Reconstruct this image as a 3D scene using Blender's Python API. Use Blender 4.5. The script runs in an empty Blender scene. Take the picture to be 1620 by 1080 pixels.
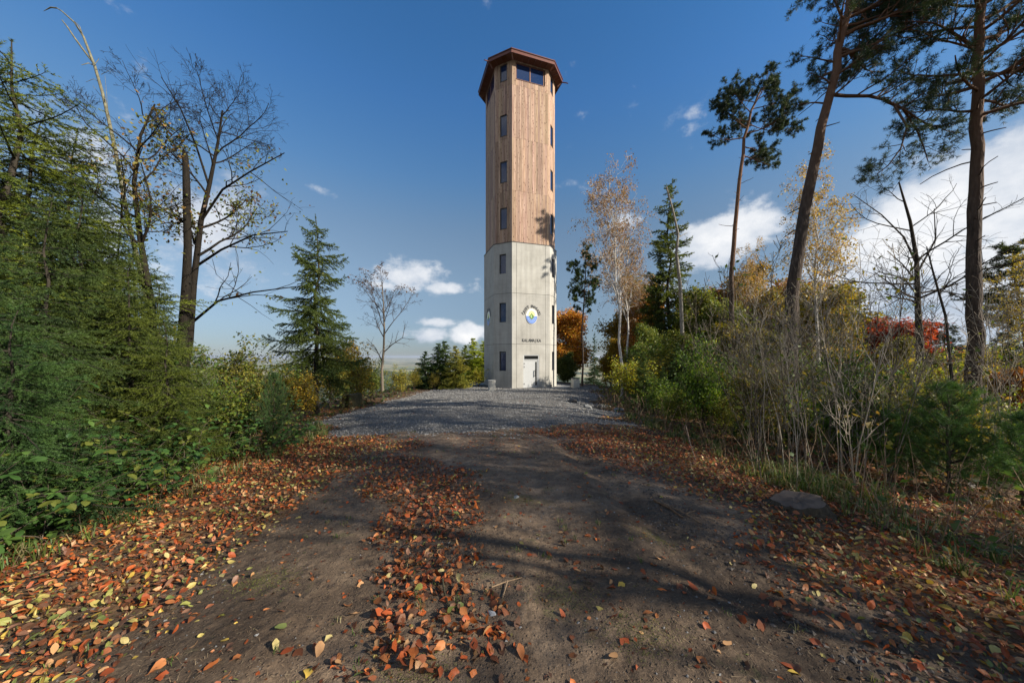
import bpy, math, random
import numpy as np
from mathutils import Vector, Matrix

PI = math.pi
R = math.radians
scene = bpy.context.scene
COL = scene.collection

# ------------------------------------------------------------------ camera
# 12 mm on full frame, level, horizon a little below the middle of the frame
FPX, CX, HZ, EYE = 540.0, 810.0, 564.0, 1.6      # in pixels of the 1620 px wide photograph
cam_data = bpy.data.cameras.new("camera")
cam = bpy.data.objects.new("camera", cam_data)
COL.objects.link(cam)
cam.location = (0, 0, EYE)
cam.rotation_euler = (PI / 2, 0, 0)
cam_data.sensor_width = 36
cam_data.lens = 12.0
cam_data.shift_y = (HZ - 540.0) / 1620.0
cam_data.clip_start = 0.05
cam_data.clip_end = 80000
scene.camera = cam

# ------------------------------------------------------------------ light
SUN_EL = R(29)
SUN_H = Vector((math.cos(R(-21)), math.sin(R(-21)), 0))      # towards the sun, seen from above
SUN_DIR = Vector((SUN_H.x * math.cos(SUN_EL), SUN_H.y * math.cos(SUN_EL), math.sin(SUN_EL)))
sun_data = bpy.data.lights.new("sun", 'SUN')
sun_data.energy = 5.0
sun_data.angle = R(0.55)
sun_data.color = (1.0, 0.92, 0.79)
sun = bpy.data.objects.new("sun", sun_data)
COL.objects.link(sun)
sun.rotation_euler = SUN_DIR.to_track_quat('Z', 'Y').to_euler()

scene.view_settings.view_transform = 'Standard'
scene.view_settings.look = 'None'
scene.view_settings.gamma = 1
scene.view_settings.use_curve_mapping = False
scene.view_settings.exposure = 0.98

scene.cycles.use_denoising = True
scene.cycles.max_bounces = 6
scene.cycles.diffuse_bounces = 3
scene.cycles.transmission_bounces = 4
scene.cycles.transparent_max_bounces = 4
scene.cycles.volume_bounces = 0
scene.cycles.caustics_reflective = False
scene.cycles.caustics_refractive = False

world = bpy.data.worlds.new("World")
scene.world = world
world.use_nodes = True


TINT = [(0.0, (.24, .29, .42)), (0.05, (.36, .38, .45)), (0.12, (.62, .58, .54)), (0.22, (.74, .71, .64)), (0.30, (.54, .77, .84)), (0.42, (.38, .76, 1.04)), (0.55, (.33, .73, 1.10)), (0.99, (.33, .72, 1.10))]


def build_world():
    nt = world.node_tree
    N, L = nt.nodes, nt.links
    N.clear()

    def math_(op, a, b=None, c=None, clamp=False):
        n = N.new('ShaderNodeMath'); n.operation = op; n.use_clamp = clamp
        for i, v in enumerate((a, b, c)):
            if v is None: continue
            if isinstance(v, (int, float)): n.inputs[i].default_value = v
            else: L.new(v, n.inputs[i])
        return n.outputs[0]
    out = N.new('ShaderNodeOutputWorld')
    sky = N.new('ShaderNodeTexSky')
    sky.sky_type = 'NISHITA'
    sky.sun_disc = False
    sky.sun_elevation = SUN_EL
    sky.sun_rotation = math.atan2(SUN_H.x, SUN_H.y)
    sky.air_density = 1.0
    sky.dust_density = 0.35
    sky.ozone_density = 2.2
    sky.altitude = 550
    tc = N.new('ShaderNodeTexCoord')
    sep = N.new('ShaderNodeSeparateXYZ'); L.new(tc.outputs['Generated'], sep.inputs[0])
    x, y, z = sep.outputs
    az = math_('ARCTAN2', x, y)
    el = math_('ARCSINE', z)
    # clear autumn air: deep blue overhead, paler and cooler towards the horizon, the same all round
    tint = N.new('ShaderNodeValToRGB')
    L.new(math_('DIVIDE', el, PI / 2), tint.inputs[0])
    tint.color_ramp.interpolation = 'B_SPLINE'
    for p, c in TINT:
        e_ = tint.color_ramp.elements.new(p); e_.color = (*c, 1)
    tint.color_ramp.elements.remove(tint.color_ramp.elements[0]); tint.color_ramp.elements.remove(tint.color_ramp.elements[-1])
    tm = N.new('ShaderNodeMix'); tm.data_type = 'RGBA'; tm.blend_type = 'MULTIPLY'; tm.inputs[0].default_value = 1
    L.new(sky.outputs[0], tm.inputs[6]); L.new(tint.outputs[0], tm.inputs[7])
    bg = N.new('ShaderNodeBackground'); bg.inputs[1].default_value = 0.09
    L.new(tm.outputs[2], bg.inputs[0])

    def noise(scale, off, detail=7, rough=0.55, zs=1.5, dist=0.0):
        mp = N.new('ShaderNodeMapping')
        mp.inputs['Location'].default_value = off
        mp.inputs['Scale'].default_value = (1, 1, zs)
        L.new(tc.outputs['Generated'], mp.inputs[0])
        n = N.new('ShaderNodeTexNoise')
        n.inputs['Scale'].default_value = scale
        n.inputs['Detail'].default_value = detail
        n.inputs['Roughness'].default_value = rough
        n.inputs['Distortion'].default_value = dist
        L.new(mp.outputs[0], n.inputs['Vector'])
        return n.outputs['Fac']
    n1 = noise(6.5, (3, 1, 7), 10, 0.62)
    n2 = noise(2.1, (7, 4, 2), 5, 0.5)
    blobs = [(1500, 325, 150, 72, 1.3), (1615, 300, 90, 90, 1.2), (1430, 400, 120, 75, 1.2), (1560, 440, 150, 70, 1.1),
             (1470, 262, 70, 34, .8), (1150, 372, 76, 42, 1.3), (1203, 350, 42, 32, 1.2), (1105, 396, 56, 26, 1.0),
             (645, 432, 52, 22, .95), (700, 455, 34, 9, .7), (612, 452, 30, 10, .6), (690, 509, 34, 8, .8), (668, 531, 44, 13, .8),
             (742, 529, 26, 17, 1.1), (1010, 345, 20, 8, .45), (985, 352, 26, 13, .55), (515, 303, 34, 8, .35), (1340, 470, 120, 60, .95), (1480, 520, 160, 50, .9),
             (760, 8, 60, 14, .25), (300, 380, 110, 90, .55), (150, 330, 120, 100, .65), (40, 560, 150, 60, .8), (1040, 455, 60, 30, .5),
             (1230, 470, 80, 40, .6)]
    acc = None
    for px, py, wx, wy, s in blobs:
        dx, dz = (px - CX) / FPX, (HZ - py) / FPX
        a = math.atan(dx); h = math.hypot(1, dx)
        e = math.atan(dz / h)
        wa = wx / FPX / (1 + dx * dx)
        we = wy / FPX / h
        u = math_('DIVIDE', math_('SUBTRACT', az, a), wa)
        v = math_('DIVIDE', math_('SUBTRACT', el, e), we)
        d = math_('ADD', math_('MULTIPLY', u, u), math_('MULTIPLY', v, v))
        b = math_('MULTIPLY', math_('POWER', 2.7183, math_('MULTIPLY', d, -0.8)), s)
        acc = b if acc is None else math_('MAXIMUM', acc, b)
    # extra broken cumulus added outside the frame, raised for neutral fill light
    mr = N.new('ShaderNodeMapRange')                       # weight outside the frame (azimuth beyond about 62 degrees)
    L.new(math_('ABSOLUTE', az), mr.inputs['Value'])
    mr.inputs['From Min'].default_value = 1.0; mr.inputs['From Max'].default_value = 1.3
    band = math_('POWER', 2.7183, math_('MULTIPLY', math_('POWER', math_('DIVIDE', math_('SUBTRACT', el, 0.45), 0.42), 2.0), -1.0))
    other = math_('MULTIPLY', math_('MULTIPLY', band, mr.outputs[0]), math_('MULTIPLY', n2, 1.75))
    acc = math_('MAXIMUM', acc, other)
    # billowing edge
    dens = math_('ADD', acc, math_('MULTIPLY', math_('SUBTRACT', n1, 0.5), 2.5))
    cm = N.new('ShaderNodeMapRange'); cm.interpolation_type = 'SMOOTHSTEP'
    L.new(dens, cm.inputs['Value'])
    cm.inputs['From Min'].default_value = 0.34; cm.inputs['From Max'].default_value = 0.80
    n3 = noise(4.0, (1, 9, 3), 6, 0.6)
    cr = N.new('ShaderNodeValToRGB')
    e = cr.color_ramp.elements
    e[0].position = 0.38; e[0].color = (0.33, 0.38, 0.46, 1)
    e[1].position = 0.66; e[1].color = (0.74, 0.73, 0.72, 1)
    L.new(math_('ADD', math_('MULTIPLY', n3, 0.75), math_('MULTIPLY', dens, 0.14)), cr.inputs[0])
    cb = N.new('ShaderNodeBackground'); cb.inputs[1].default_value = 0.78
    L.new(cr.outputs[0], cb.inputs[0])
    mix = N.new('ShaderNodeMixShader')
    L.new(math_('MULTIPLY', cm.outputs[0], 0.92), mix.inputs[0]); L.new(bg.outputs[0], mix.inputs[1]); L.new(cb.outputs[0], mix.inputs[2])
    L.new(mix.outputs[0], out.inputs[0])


build_world()
world.cycles.sampling_method = 'MANUAL'
world.cycles.sample_map_resolution = 512

# ------------------------------------------------------------------ helpers


def at(px, Y):
    return (px - CX) / FPX * Y


def hgt(py, Y):
    return EYE - (py - HZ) / FPX * Y


def vnoise(x, y, s=0.0):
    x = np.asarray(x, float); y = np.asarray(y, float)
    xi = np.floor(x); yi = np.floor(y)
    fx = x - xi; fy = y - yi
    fx = fx * fx * (3 - 2 * fx); fy = fy * fy * (3 - 2 * fy)

    def h(a, b):
        v = np.sin(a * 127.1 + b * 311.7 + s * 74.7) * 43758.5453
        return v - np.floor(v)
    return (h(xi, yi) * (1 - fx) + h(xi + 1, yi) * fx) * (1 - fy) + (h(xi, yi + 1) * (1 - fx) + h(xi + 1, yi + 1) * fx) * fy


def fbm(x, y, s=0.0, o=4):
    t = 0; a = 0.5; n = 0
    for i in range(o):
        t = t + a * vnoise(np.asarray(x) * 2 ** i, np.asarray(y) * 2 ** i, s + i * 3.1); n += a; a *= 0.5
    return t / n


def sstep(a, b, x):
    t = np.clip((x - a) / (b - a), 0, 1)
    return t * t * (3 - 2 * t)


def gz(x, y):
    """height of the ground"""
    x = np.asarray(x, float); y = np.asarray(y, float)
    z = -0.0327 * np.clip(y, -4, 26) - 0.004 * np.clip(y - 26, 0, 10)
    # plateau edge and hillside
    ex = np.maximum(np.maximum(-10.5 - x + 0.25 * np.clip(y - 14, -6, 10), x - 34), 0)
    ey = np.maximum(np.maximum(y - 36, -22 - y), 0)
    d = np.hypot(ex, ey)
    dd = d * d / (d + 7.0)
    z = z - 165 * (1 - np.exp(-dd * 0.30 / 165))
    far = sstep(400, 2500, d)
    z = z + far * ((fbm(x / 2600, y / 2600, 5, 4) - 0.5) * 130)
    z = z + 95 * np.exp(-(((x + 760) / 420) ** 2 + ((y - 1750) / 260) ** 2))
    z = z + sstep(9000, 26000, np.hypot(x, y)) * (fbm(x / 9000, y / 9000, 8, 3) * 190 - 20)
    near = 1 - sstep(40, 90, np.hypot(x, y))
    # verges a touch higher, the path slightly crowned, rutted
    z = z + near * (fbm(x / 2.7, y / 2.7, 1, 3) - 0.5) * 0.16 * (1 - 0.55 * np.exp(-(((x - 1) / 5) ** 2 + ((y - 22) / 8) ** 2)))
    z = z + near * (fbm(x * 2.3, y * 2.3, 2, 3) - 0.5) * 0.035
    rut = 1.5 * np.exp(-((x - 1.62 + 0.11 * (y - 2)) / 0.20) ** 2) * (0.6 + 0.8 * vnoise(x * 4, y * 4, 7)) - .5 * np.exp(-((x - 1.15 + 0.10 * (y - 2)) / 0.25) ** 2) + .6 * np.exp(-((x - 0.35) / 0.22) ** 2) + 0.8 * np.exp(-((x + 1.05 + 0.02 * y) / 0.25) ** 2) + 0.6 * np.exp(-((x - 1.9 - 0.05 * y) / 0.25) ** 2)
    z = z - near * 0.045 * rut * (1 - sstep(7, 12, y))
    # the ground falls away on both sides of the crowned track
    ax = np.maximum(np.abs(x - 0.2) - 1.2, 0); side = np.where(x > 0, 1.0, .55)
    z = z - near * side * .034 * ax ** 1.5 * (1 - .75 * np.exp(-(((y - 27) / 9) ** 2))) * (1 - .5 * sstep(8, 16, ax))
    # eroded bank at the right edge of the gravel
    z = z - near * 0.28 * np.exp(-(((x - 4.6) / 1.5) ** 2 + ((y - 16.5) / 2.6) ** 2))
    # small stand of ground lost to the level platform round the tower
    return z


def gz1(x, y):
    return float(gz(np.array([x]), np.array([y]))[0])


def path_m(x, y):
    """metres inside the bare dirt track"""
    w = fbm(x * 0.9, y * 0.9, 11, 4) - 0.5
    left = -2.45 - 0.10 * y + 1.1 * np.exp(-((y - 5.5) / 2.0) ** 2) * 0.3
    right = 2.5 + 0.18 * np.clip(y, 0, 3) - 0.10 * np.clip(y - 3, 0, 10)
    m = np.minimum(x - left, right - x)
    m = np.minimum(m, 11.2 - y)
    m = np.minimum(m, y + 5)
    return m + w * 1.1


def gravel_m(x, y):
    w = fbm(x * 0.7, y * 0.7, 21, 4) - 0.5
    cx, cy, hx, hy = -0.45, 20.0, 5.7, 11.4
    qx = np.abs(x - cx - 0.10 * (y - 20)) - (hx - 5.5); qy = np.abs(y - cy) - (hy - 5.5)
    d = np.hypot(np.maximum(qx, 0), np.maximum(qy, 0)) + np.minimum(np.maximum(qx, qy), 0) - 5.5
    bite = 1.7 * np.exp(-(((x - 5.4) / 1.7) ** 2 + ((y - 16.6) / 2.2) ** 2))
    pad = 5.2 - np.hypot(x - 2.6, y - 29)
    return np.maximum(-d - bite, pad) + w * (1.4 + 1.6 * sstep(13, 9, y))


class G:
    """collects vertices, faces and vertex colours, and turns them into one mesh"""

    def __init__(self):
        self.v, self.f, self.c, self.n = [], [], [], 0

    def add(self, v, f, c=(1, 1, 1), mat=0):
        v = np.asarray(v, float).reshape(-1, 3)
        f = np.asarray(f, int)
        c = np.asarray(c, float)
        if c.ndim == 1:
            c = np.tile(c, (len(v), 1))
        self.v.append(v); self.c.append(c); self.f.append((f + self.n, mat)); self.n += len(v)

    def mesh(self, name, mats, smooth=False):
        me = bpy.data.meshes.new(name)
        V = np.concatenate(self.v); C = np.concatenate(self.c)
        C4 = np.ones((len(V), 4)); C4[:, :3] = C
        me.vertices.add(len(V)); me.vertices.foreach_set('co', V.astype('f').ravel())
        loops = np.concatenate([f.ravel() for f, _ in self.f])
        tot = np.concatenate([np.full(len(f), f.shape[1]) for f, _ in self.f])
        mi = np.concatenate([np.full(len(f), m) for f, m in self.f])
        me.loops.add(len(loops)); me.loops.foreach_set('vertex_index', loops.astype('i'))
        me.polygons.add(len(tot))
        me.polygons.foreach_set('loop_start', np.concatenate([[0], np.cumsum(tot)[:-1]]).astype('i'))
        me.polygons.foreach_set('material_index', mi.astype('i'))
        me.polygons.foreach_set('use_smooth', np.full(len(tot), bool(smooth)))
        me.update(calc_edges=True)
        a = me.attributes.new('Col', 'FLOAT_COLOR', 'POINT')
        a.data.foreach_set('color', C4.astype('f').ravel())
        for m in (mats if isinstance(mats, (list, tuple)) else [mats]):
            me.materials.append(m)
        return me


def link(name, me, parent=None, loc=(0, 0, 0), rot=(0, 0, 0), scale=(1, 1, 1), color=None):
    o = bpy.data.objects.new(name, me)
    COL.objects.link(o)
    if parent: o.parent = parent
    o.location = loc; o.rotation_euler = rot
    o.scale = scale if hasattr(scale, '__len__') else (scale,) * 3
    if color: o.color = (*color, 1)
    return o


def tag(o, label=None, cat=None, group=None, kind=None):
    if label: o['label'] = label
    if cat: o['category'] = cat
    if group: o['group'] = group
    if kind: o['kind'] = kind
    return o


def nrm(a):
    return a / np.maximum(np.linalg.norm(a, axis=-1, keepdims=True), 1e-9)


def tubes(g, paths, radii, k=5, col=(1, 1, 1), mat=0, rough=0.0, rng=None):
    """many tapered tubes; paths: list of (n,3), radii: list of (n,)"""
    by = {}
    for p, r in zip(paths, radii):
        by.setdefault(len(p), []).append((p, r))
    for n, lst in by.items():
        P = np.array([a for a, _ in lst], float); Rr = np.array([b for _, b in lst], float)
        T = nrm(np.gradient(P, axis=1))
        mt = nrm(T.mean(axis=1))
        ref = np.where(np.abs(mt[:, 2:3]) > 0.8, np.array([[1.0, 0, 0]]), np.array([[0, 0, 1.0]]))
        A = nrm(np.cross(T, ref[:, None, :])); B = np.cross(T, A)
        ang = np.arange(k) * 2 * PI / k
        rad = Rr[:, :, None] * np.ones(k)
        if rough and rng is not None:
            rad = rad * (1 + rough * (rng.random(rad.shape) - 0.5))
        V = P[:, :, None, :] + rad[..., None] * (np.cos(ang)[:, None] * A[:, :, None, :] + np.sin(ang)[:, None] * B[:, :, None, :])
        M = len(lst)
        idx = np.arange(M * n * k).reshape(M, n, k)
        a = idx[:, :-1, :]; b = idx[:, 1:, :]
        F = np.stack([a, np.roll(a, -1, 2), np.roll(b, -1, 2), b], -1).reshape(-1, 4)
        c = np.asarray(col, float)
        g.add(V.reshape(-1, 3), F, c, mat)


def needles(g, P, D, k, ln, wd, spread, col, rng, colvar=0.25, jit=0.0):
    """k needle triangles round each point P, leaning from direction D"""
    P = np.repeat(np.asarray(P, float), k, 0); D = np.repeat(nrm(np.asarray(D, float)), k, 0)
    n = len(P)
    if n == 0: return
    rv = nrm(rng.normal(size=(n, 3)))
    rv = nrm(rv - (rv * D).sum(1, keepdims=True) * D)
    sp = spread * (0.7 + 0.6 * rng.random((n, 1)))
    d = nrm(D * (1 - sp * 0.5) + rv * sp)
    if jit: P = P + D * (rng.random((n, 1)) - 0.5) * jit
    side = nrm(np.cross(d, rng.normal(size=(n, 3))))
    L = ln * (0.75 + 0.5 * rng.random((n, 1)))
    V = np.empty((n, 3, 3))
    V[:, 0] = P - side * wd / 2; V[:, 1] = P + side * wd / 2; V[:, 2] = P + d * L
    c = np.asarray(col, float)
    if c.ndim == 1: c = np.tile(c, (n, 1))
    else: c = np.repeat(c, k, 0)
    c = c * (1 + colvar * (rng.random((n, 1)) - 0.5) * 2)
    g.add(V.reshape(-1, 3), np.arange(n * 3).reshape(n, 3), np.repeat(c, 3, 0))


LEAF_T = np.array([[0, 0], [.22, .20], [.52, .27], [.80, .17], [1, 0], [.80, -.17], [.52, -.27], [.22, -.20], [.34, 0], [.68, 0]], float)
LEAF_F = np.array([[0, 8, 1], [0, 7, 8], [1, 8, 9], [1, 9, 2], [7, 9, 8], [7, 6, 9], [2, 9, 3], [3, 9, 4], [6, 5, 9], [5, 4, 9]])


def blades(g, P, U, W, size, col, rng, curl=0.15, fold=0.3, width=1.0, simple=False):
    """leaf blades at P, pointing along U, W across (both unit, nearly square to each other)"""
    P = np.asarray(P, float); n = len(P)
    if n == 0: return
    U = nrm(U); Nn = nrm(np.cross(U, W)); W = np.cross(Nn, U)
    T = LEAF_T if not simple else np.array([[0, 0], [.5, .28], [1, 0], [.5, -.28]])
    F = LEAF_F if not simple else np.array([[0, 3, 2, 1]])
    if np.isscalar(size): size = np.full(n, size)
    width = width * (0.8 + 0.4 * rng.random(n))
    tx = T[:, 0][None, :]; ty = T[:, 1][None, :] * width[:, None]
    cu = (curl * (rng.random(n) * 2 - 0.6))[:, None]; fo = (fold * (rng.random(n) * 1.4 - 0.3))[:, None]
    tz = cu * (-(tx - 0.1) ** 2) + fo * np.abs(ty) + (rng.random(n)[:, None] - 0.5) * curl * 1.5 * tx * ty * 3
    V = P[:, None, :] + size[:, None, None] * (tx[..., None] * U[:, None, :] + ty[..., None] * W[:, None, :] + tz[..., None] * Nn[:, None, :])
    k = len(T)
    Fa = (F[None] + (np.arange(n) * k)[:, None, None]).reshape(-1, F.shape[1])
    c = np.asarray(col, float)
    if c.ndim == 1: c = np.tile(c, (n, 1))
    cc = np.repeat(c[:, None, :], k, 1) * (0.88 + 0.24 * rng.random((n, k, 1)))
    g.add(V.reshape(-1, 3), Fa, cc.reshape(-1, 3))


def rnd_leaves(g, P, size, cols, rng, down=0.3, n_each=1, spread=0.05, simple=True, width=1.0):
    P = np.repeat(np.asarray(P, float), n_each, 0)
    n = len(P)
    if n == 0: return
    P = P + rng.normal(size=(n, 3)) * spread
    U = rng.normal(size=(n, 3)); U[:, 2] -= down
    W = rng.normal(size=(n, 3))
    cols = np.asarray(cols, float)
    c = cols[rng.integers(0, len(cols), n)] * (0.75 + 0.5 * rng.random((n, 1)))
    blades(g, P, nrm(U), nrm(W), size * (0.6 + 0.8 * rng.random(n)), c, rng, simple=simple, width=width)


# ------------------------------------------------------------------ materials
def new_mat(name):
    m = bpy.data.materials.new(name); m.use_nodes = True
    nt = m.node_tree
    return m, nt, nt.nodes, nt.links, nt.nodes['Principled BSDF']


def nd(N, L, t, **kw):
    n = N.new(t)
    for k, v in kw.items():
        k2 = k.replace('_', ' ')
        if k2 in n.inputs:
            if hasattr(v, 'is_output'): L.new(v, n.inputs[k2])
            else: n.inputs[k2].default_value = v
        else: setattr(n, k, v)
    return n


def ramp(N, L, fac, stops):
    r = N.new('ShaderNodeValToRGB')
    el = r.color_ramp.elements
    while len(el) < len(stops): el.new(0.5)
    for e, (p, c) in zip(el, stops):
        e.position = p; e.color = (*c, 1)
    L.new(fac, r.inputs[0])
    return r.outputs[0]


def mixc(N, L, fac, a, b, mode='MIX'):
    m = N.new('ShaderNodeMix'); m.data_type = 'RGBA'; m.blend_type = mode
    for s, v in ((m.inputs[0], fac), (m.inputs[6], a), (m.inputs[7], b)):
        if hasattr(v, 'is_output'): L.new(v, s)
        elif isinstance(v, (int, float)): s.default_value = v
        else: s.default_value = (*v, 1)
    return m.outputs[2]


def bump(N, L, bsdf, h, strength=0.3, dist=0.02):
    b = N.new('ShaderNodeBump'); b.inputs['Strength'].default_value = strength; b.inputs['Distance'].default_value = dist
    L.new(h, b.inputs['Height']); L.new(b.outputs[0], bsdf.inputs['Normal'])


def foliage_mat(name, trans=0.35, rough=0.55, spec=0.3):
    m, nt, N, L, b = new_mat(name)
    at_ = nd(N, L, 'ShaderNodeAttribute', attribute_name='Col')
    oi = nd(N, L, 'ShaderNodeObjectInfo')
    c = mixc(N, L, 1.0, at_.outputs['Color'], oi.outputs['Color'], 'MULTIPLY')
    L.new(c, b.inputs['Base Color'])
    b.inputs['Roughness'].default_value = rough
    b.inputs['Specular IOR Level'].default_value = spec
    tr = N.new('ShaderNodeBsdfTranslucent')
    c2 = mixc(N, L, 1.0, c, (1.25, 1.2, 0.7), 'MULTIPLY')
    L.new(c2, tr.inputs['Color'])
    mx = N.new('ShaderNodeMixShader'); mx.inputs[0].default_value = trans
    L.new(b.outputs[0], mx.inputs[1]); L.new(tr.outputs[0], mx.inputs[2])
    L.new(mx.outputs[0], N['Material Output'].inputs[0])
    return m


def bark_mat(name, stops, scale=(14, 14, 3), bumpd=0.03, zlow=None, zhigh=None, topcol=None):
    m, nt, N, L, b = new_mat(name)
    tc = N.new('ShaderNodeTexCoord')
    mp = nd(N, L, 'ShaderNodeMapping', Scale=scale, Vector=tc.outputs['Object'])
    n = nd(N, L, 'ShaderNodeTexNoise', Scale=1.6, Detail=9.0, Roughness=0.65, Vector=mp.outputs[0])
    v = nd(N, L, 'ShaderNodeTexVoronoi', Scale=1.3, Vector=mp.outputs[0]); v.feature = 'DISTANCE_TO_EDGE'
    c = ramp(N, L, n.outputs['Fac'], stops)
    at_ = nd(N, L, 'ShaderNodeAttribute', attribute_name='Col')
    oi = nd(N, L, 'ShaderNodeObjectInfo')
    if topcol:
        sp = nd(N, L, 'ShaderNodeSeparateXYZ', Vector=tc.outputs['Object'])
        mr = nd(N, L, 'ShaderNodeMapRange', Value=sp.outputs['Z'])
        mr.inputs['From Min'].default_value = zlow; mr.inputs['From Max'].default_value = zhigh
        c = mixc(N, L, mr.outputs[0], c, mixc(N, L, 0.7, c, topcol))
    c = mixc(N, L, 1.0, c, at_.outputs['Color'], 'MULTIPLY')
    c = mixc(N, L, 1.0, c, oi.outputs['Color'], 'MULTIPLY')
    L.new(c, b.inputs['Base Color'])
    b.inputs['Roughness'].default_value = 0.9
    b.inputs['Specular IOR Level'].default_value = 0.2
    h = nd(N, L, 'ShaderNodeMath', operation='MULTIPLY'); L.new(n.outputs['Fac'], h.inputs[0])
    mn = nd(N, L, 'ShaderNodeMath', operation='MINIMUM'); L.new(v.outputs['Distance'], mn.inputs[0]); mn.inputs[1].default_value = 0.25
    L.new(mn.outputs[0], h.inputs[1])
    bump(N, L, b, h.outputs[0], 0.9, bumpd * 4)
    return m


M = {}
M['needle'] = foliage_mat('needle_foliage', 0.25, 0.6)
M['leaf'] = foliage_mat('leaf_foliage', 0.42, 0.5)
M['fallen'] = foliage_mat('fallen_leaf', 0.15, 0.5, 0.22)
M['grass'] = foliage_mat('grass_blade', 0.35, 0.5)
M['bark_pine'] = bark_mat('pine_bark', [(0.25, (0.018, 0.013, 0.010)), (0.55, (0.060, 0.044, 0.034)), (0.8, (0.125, 0.092, 0.068))], (10, 10, 2.2), 0.02, 6.5, 12.0, (0.17, 0.085, 0.045))
M['bark_dark'] = bark_mat('dark_bark', [(0.3, (0.016, 0.013, 0.010)), (0.7, (0.055, 0.046, 0.034))], (16, 16, 4), 0.008)
M['bark_grey'] = bark_mat('grey_bark', [(0.3, (0.10, 0.09, 0.075)), (0.55, (0.22, 0.20, 0.17)), (0.75, (0.34, 0.32, 0.27))], (12, 12, 6), 0.004)
M['bark_birch'] = bark_mat('birch_bark', [(0.34, (0.03, 0.026, 0.022)), (0.42, (0.30, 0.27, 0.24)), (0.55, (0.52, 0.49, 0.45))], (5, 5, 22), 0.003)
M['bark_twig'] = bark_mat('twig_bark', [(0.3, (0.045, 0.034, 0.026)), (0.7, (0.12, 0.09, 0.068))], (20, 20, 6), 0.003)


def ground_mat():
    m, nt, N, L, b = new_mat('ground_soil')
    tc = N.new('ShaderNodeTexCoord')
    geo = tc.outputs['Object']
    n1 = nd(N, L, 'ShaderNodeTexNoise', Scale=1.3, Detail=8.0, Roughness=0.6, Vector=geo)
    n2 = nd(N, L, 'ShaderNodeTexNoise', Scale=22.0, Detail=6.0, Roughness=0.7, Vector=geo)
    v = nd(N, L, 'ShaderNodeTexVoronoi', Scale=24.0, Vector=geo, Randomness=1.0)
    litter = ramp(N, L, v.outputs['Color'], [(0.0, (0.05, 0.032, 0.02)), (0.35, (0.10, 0.05, 0.025)), (0.6, (0.16, 0.085, 0.035)), (1.0, (0.20, 0.13, 0.06))])
    humus = ramp(N, L, n2.outputs['Fac'], [(0.3, (0.022, 0.017, 0.012)), (0.7, (0.075, 0.055, 0.038))])
    near = mixc(N, L, ramp(N, L, n1.outputs['Fac'], [(0.38, (0, 0, 0)), (0.6, (1, 1, 1))]), humus, litter)
    # far country: forest, meadow, ploughed land
    f1 = nd(N, L, 'ShaderNodeTexNoise', Scale=0.0016, Detail=7.0, Roughness=0.6, Vector=geo)
    f2 = nd(N, L, 'ShaderNodeTexVoronoi', Scale=0.0022, Vector=geo)
    f3 = nd(N, L, 'ShaderNodeTexNoise', Scale=0.06, Detail=5.0, Vector=geo)
    fields = ramp(N, L, f2.outputs['Color'], [(0.1, (0.13, 0.15, 0.06)), (0.45, (0.30, 0.25, 0.15)), (0.7, (0.10, 0.14, 0.05)), (1.0, (0.34, 0.30, 0.19))])
    wood = ramp(N, L, f3.outputs['Fac'], [(0.3, (0.018, 0.03, 0.014)), (0.7, (0.06, 0.07, 0.03))])
    sp0 = nd(N, L, 'ShaderNodeSeparateXYZ', Vector=geo)
    # the wooded ridge a mile off
    wmask = ramp(N, L, f1.outputs['Fac'], [(0.50, (0, 0, 0)), (0.54, (1, 1, 1))])
    ln = nd(N, L, 'ShaderNodeVectorMath', operation='LENGTH'); L.new(geo, ln.inputs[0])
    mr2 = nd(N, L, 'ShaderNodeMapRange', Value=ln.outputs['Value']); mr2.inputs['From Min'].default_value = 2300; mr2.inputs['From Max'].default_value = 2800
    mr2.inputs['To Min'].default_value = 0; mr2.inputs['To Max'].default_value = 1
    farc = mixc(N, L, mr2.outputs[0], wood, mixc(N, L, wmask, fields, wood))
    mr = nd(N, L, 'ShaderNodeMapRange', Value=ln.outputs['Value']); mr.inputs['From Min'].default_value = 60; mr.inputs['From Max'].default_value = 160
    c = mixc(N, L, mr.outputs[0], near, farc)
    L.new(c, b.inputs['Base Color'])
    b.inputs['Roughness'].default_value = 0.95
    b.inputs['Specular IOR Level'].default_value = 0.15
    bump(N, L, b, mixc(N, L, 0.5, n2.outputs['Fac'], v.outputs['Distance']), 0.6, 0.03)
    return m


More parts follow.
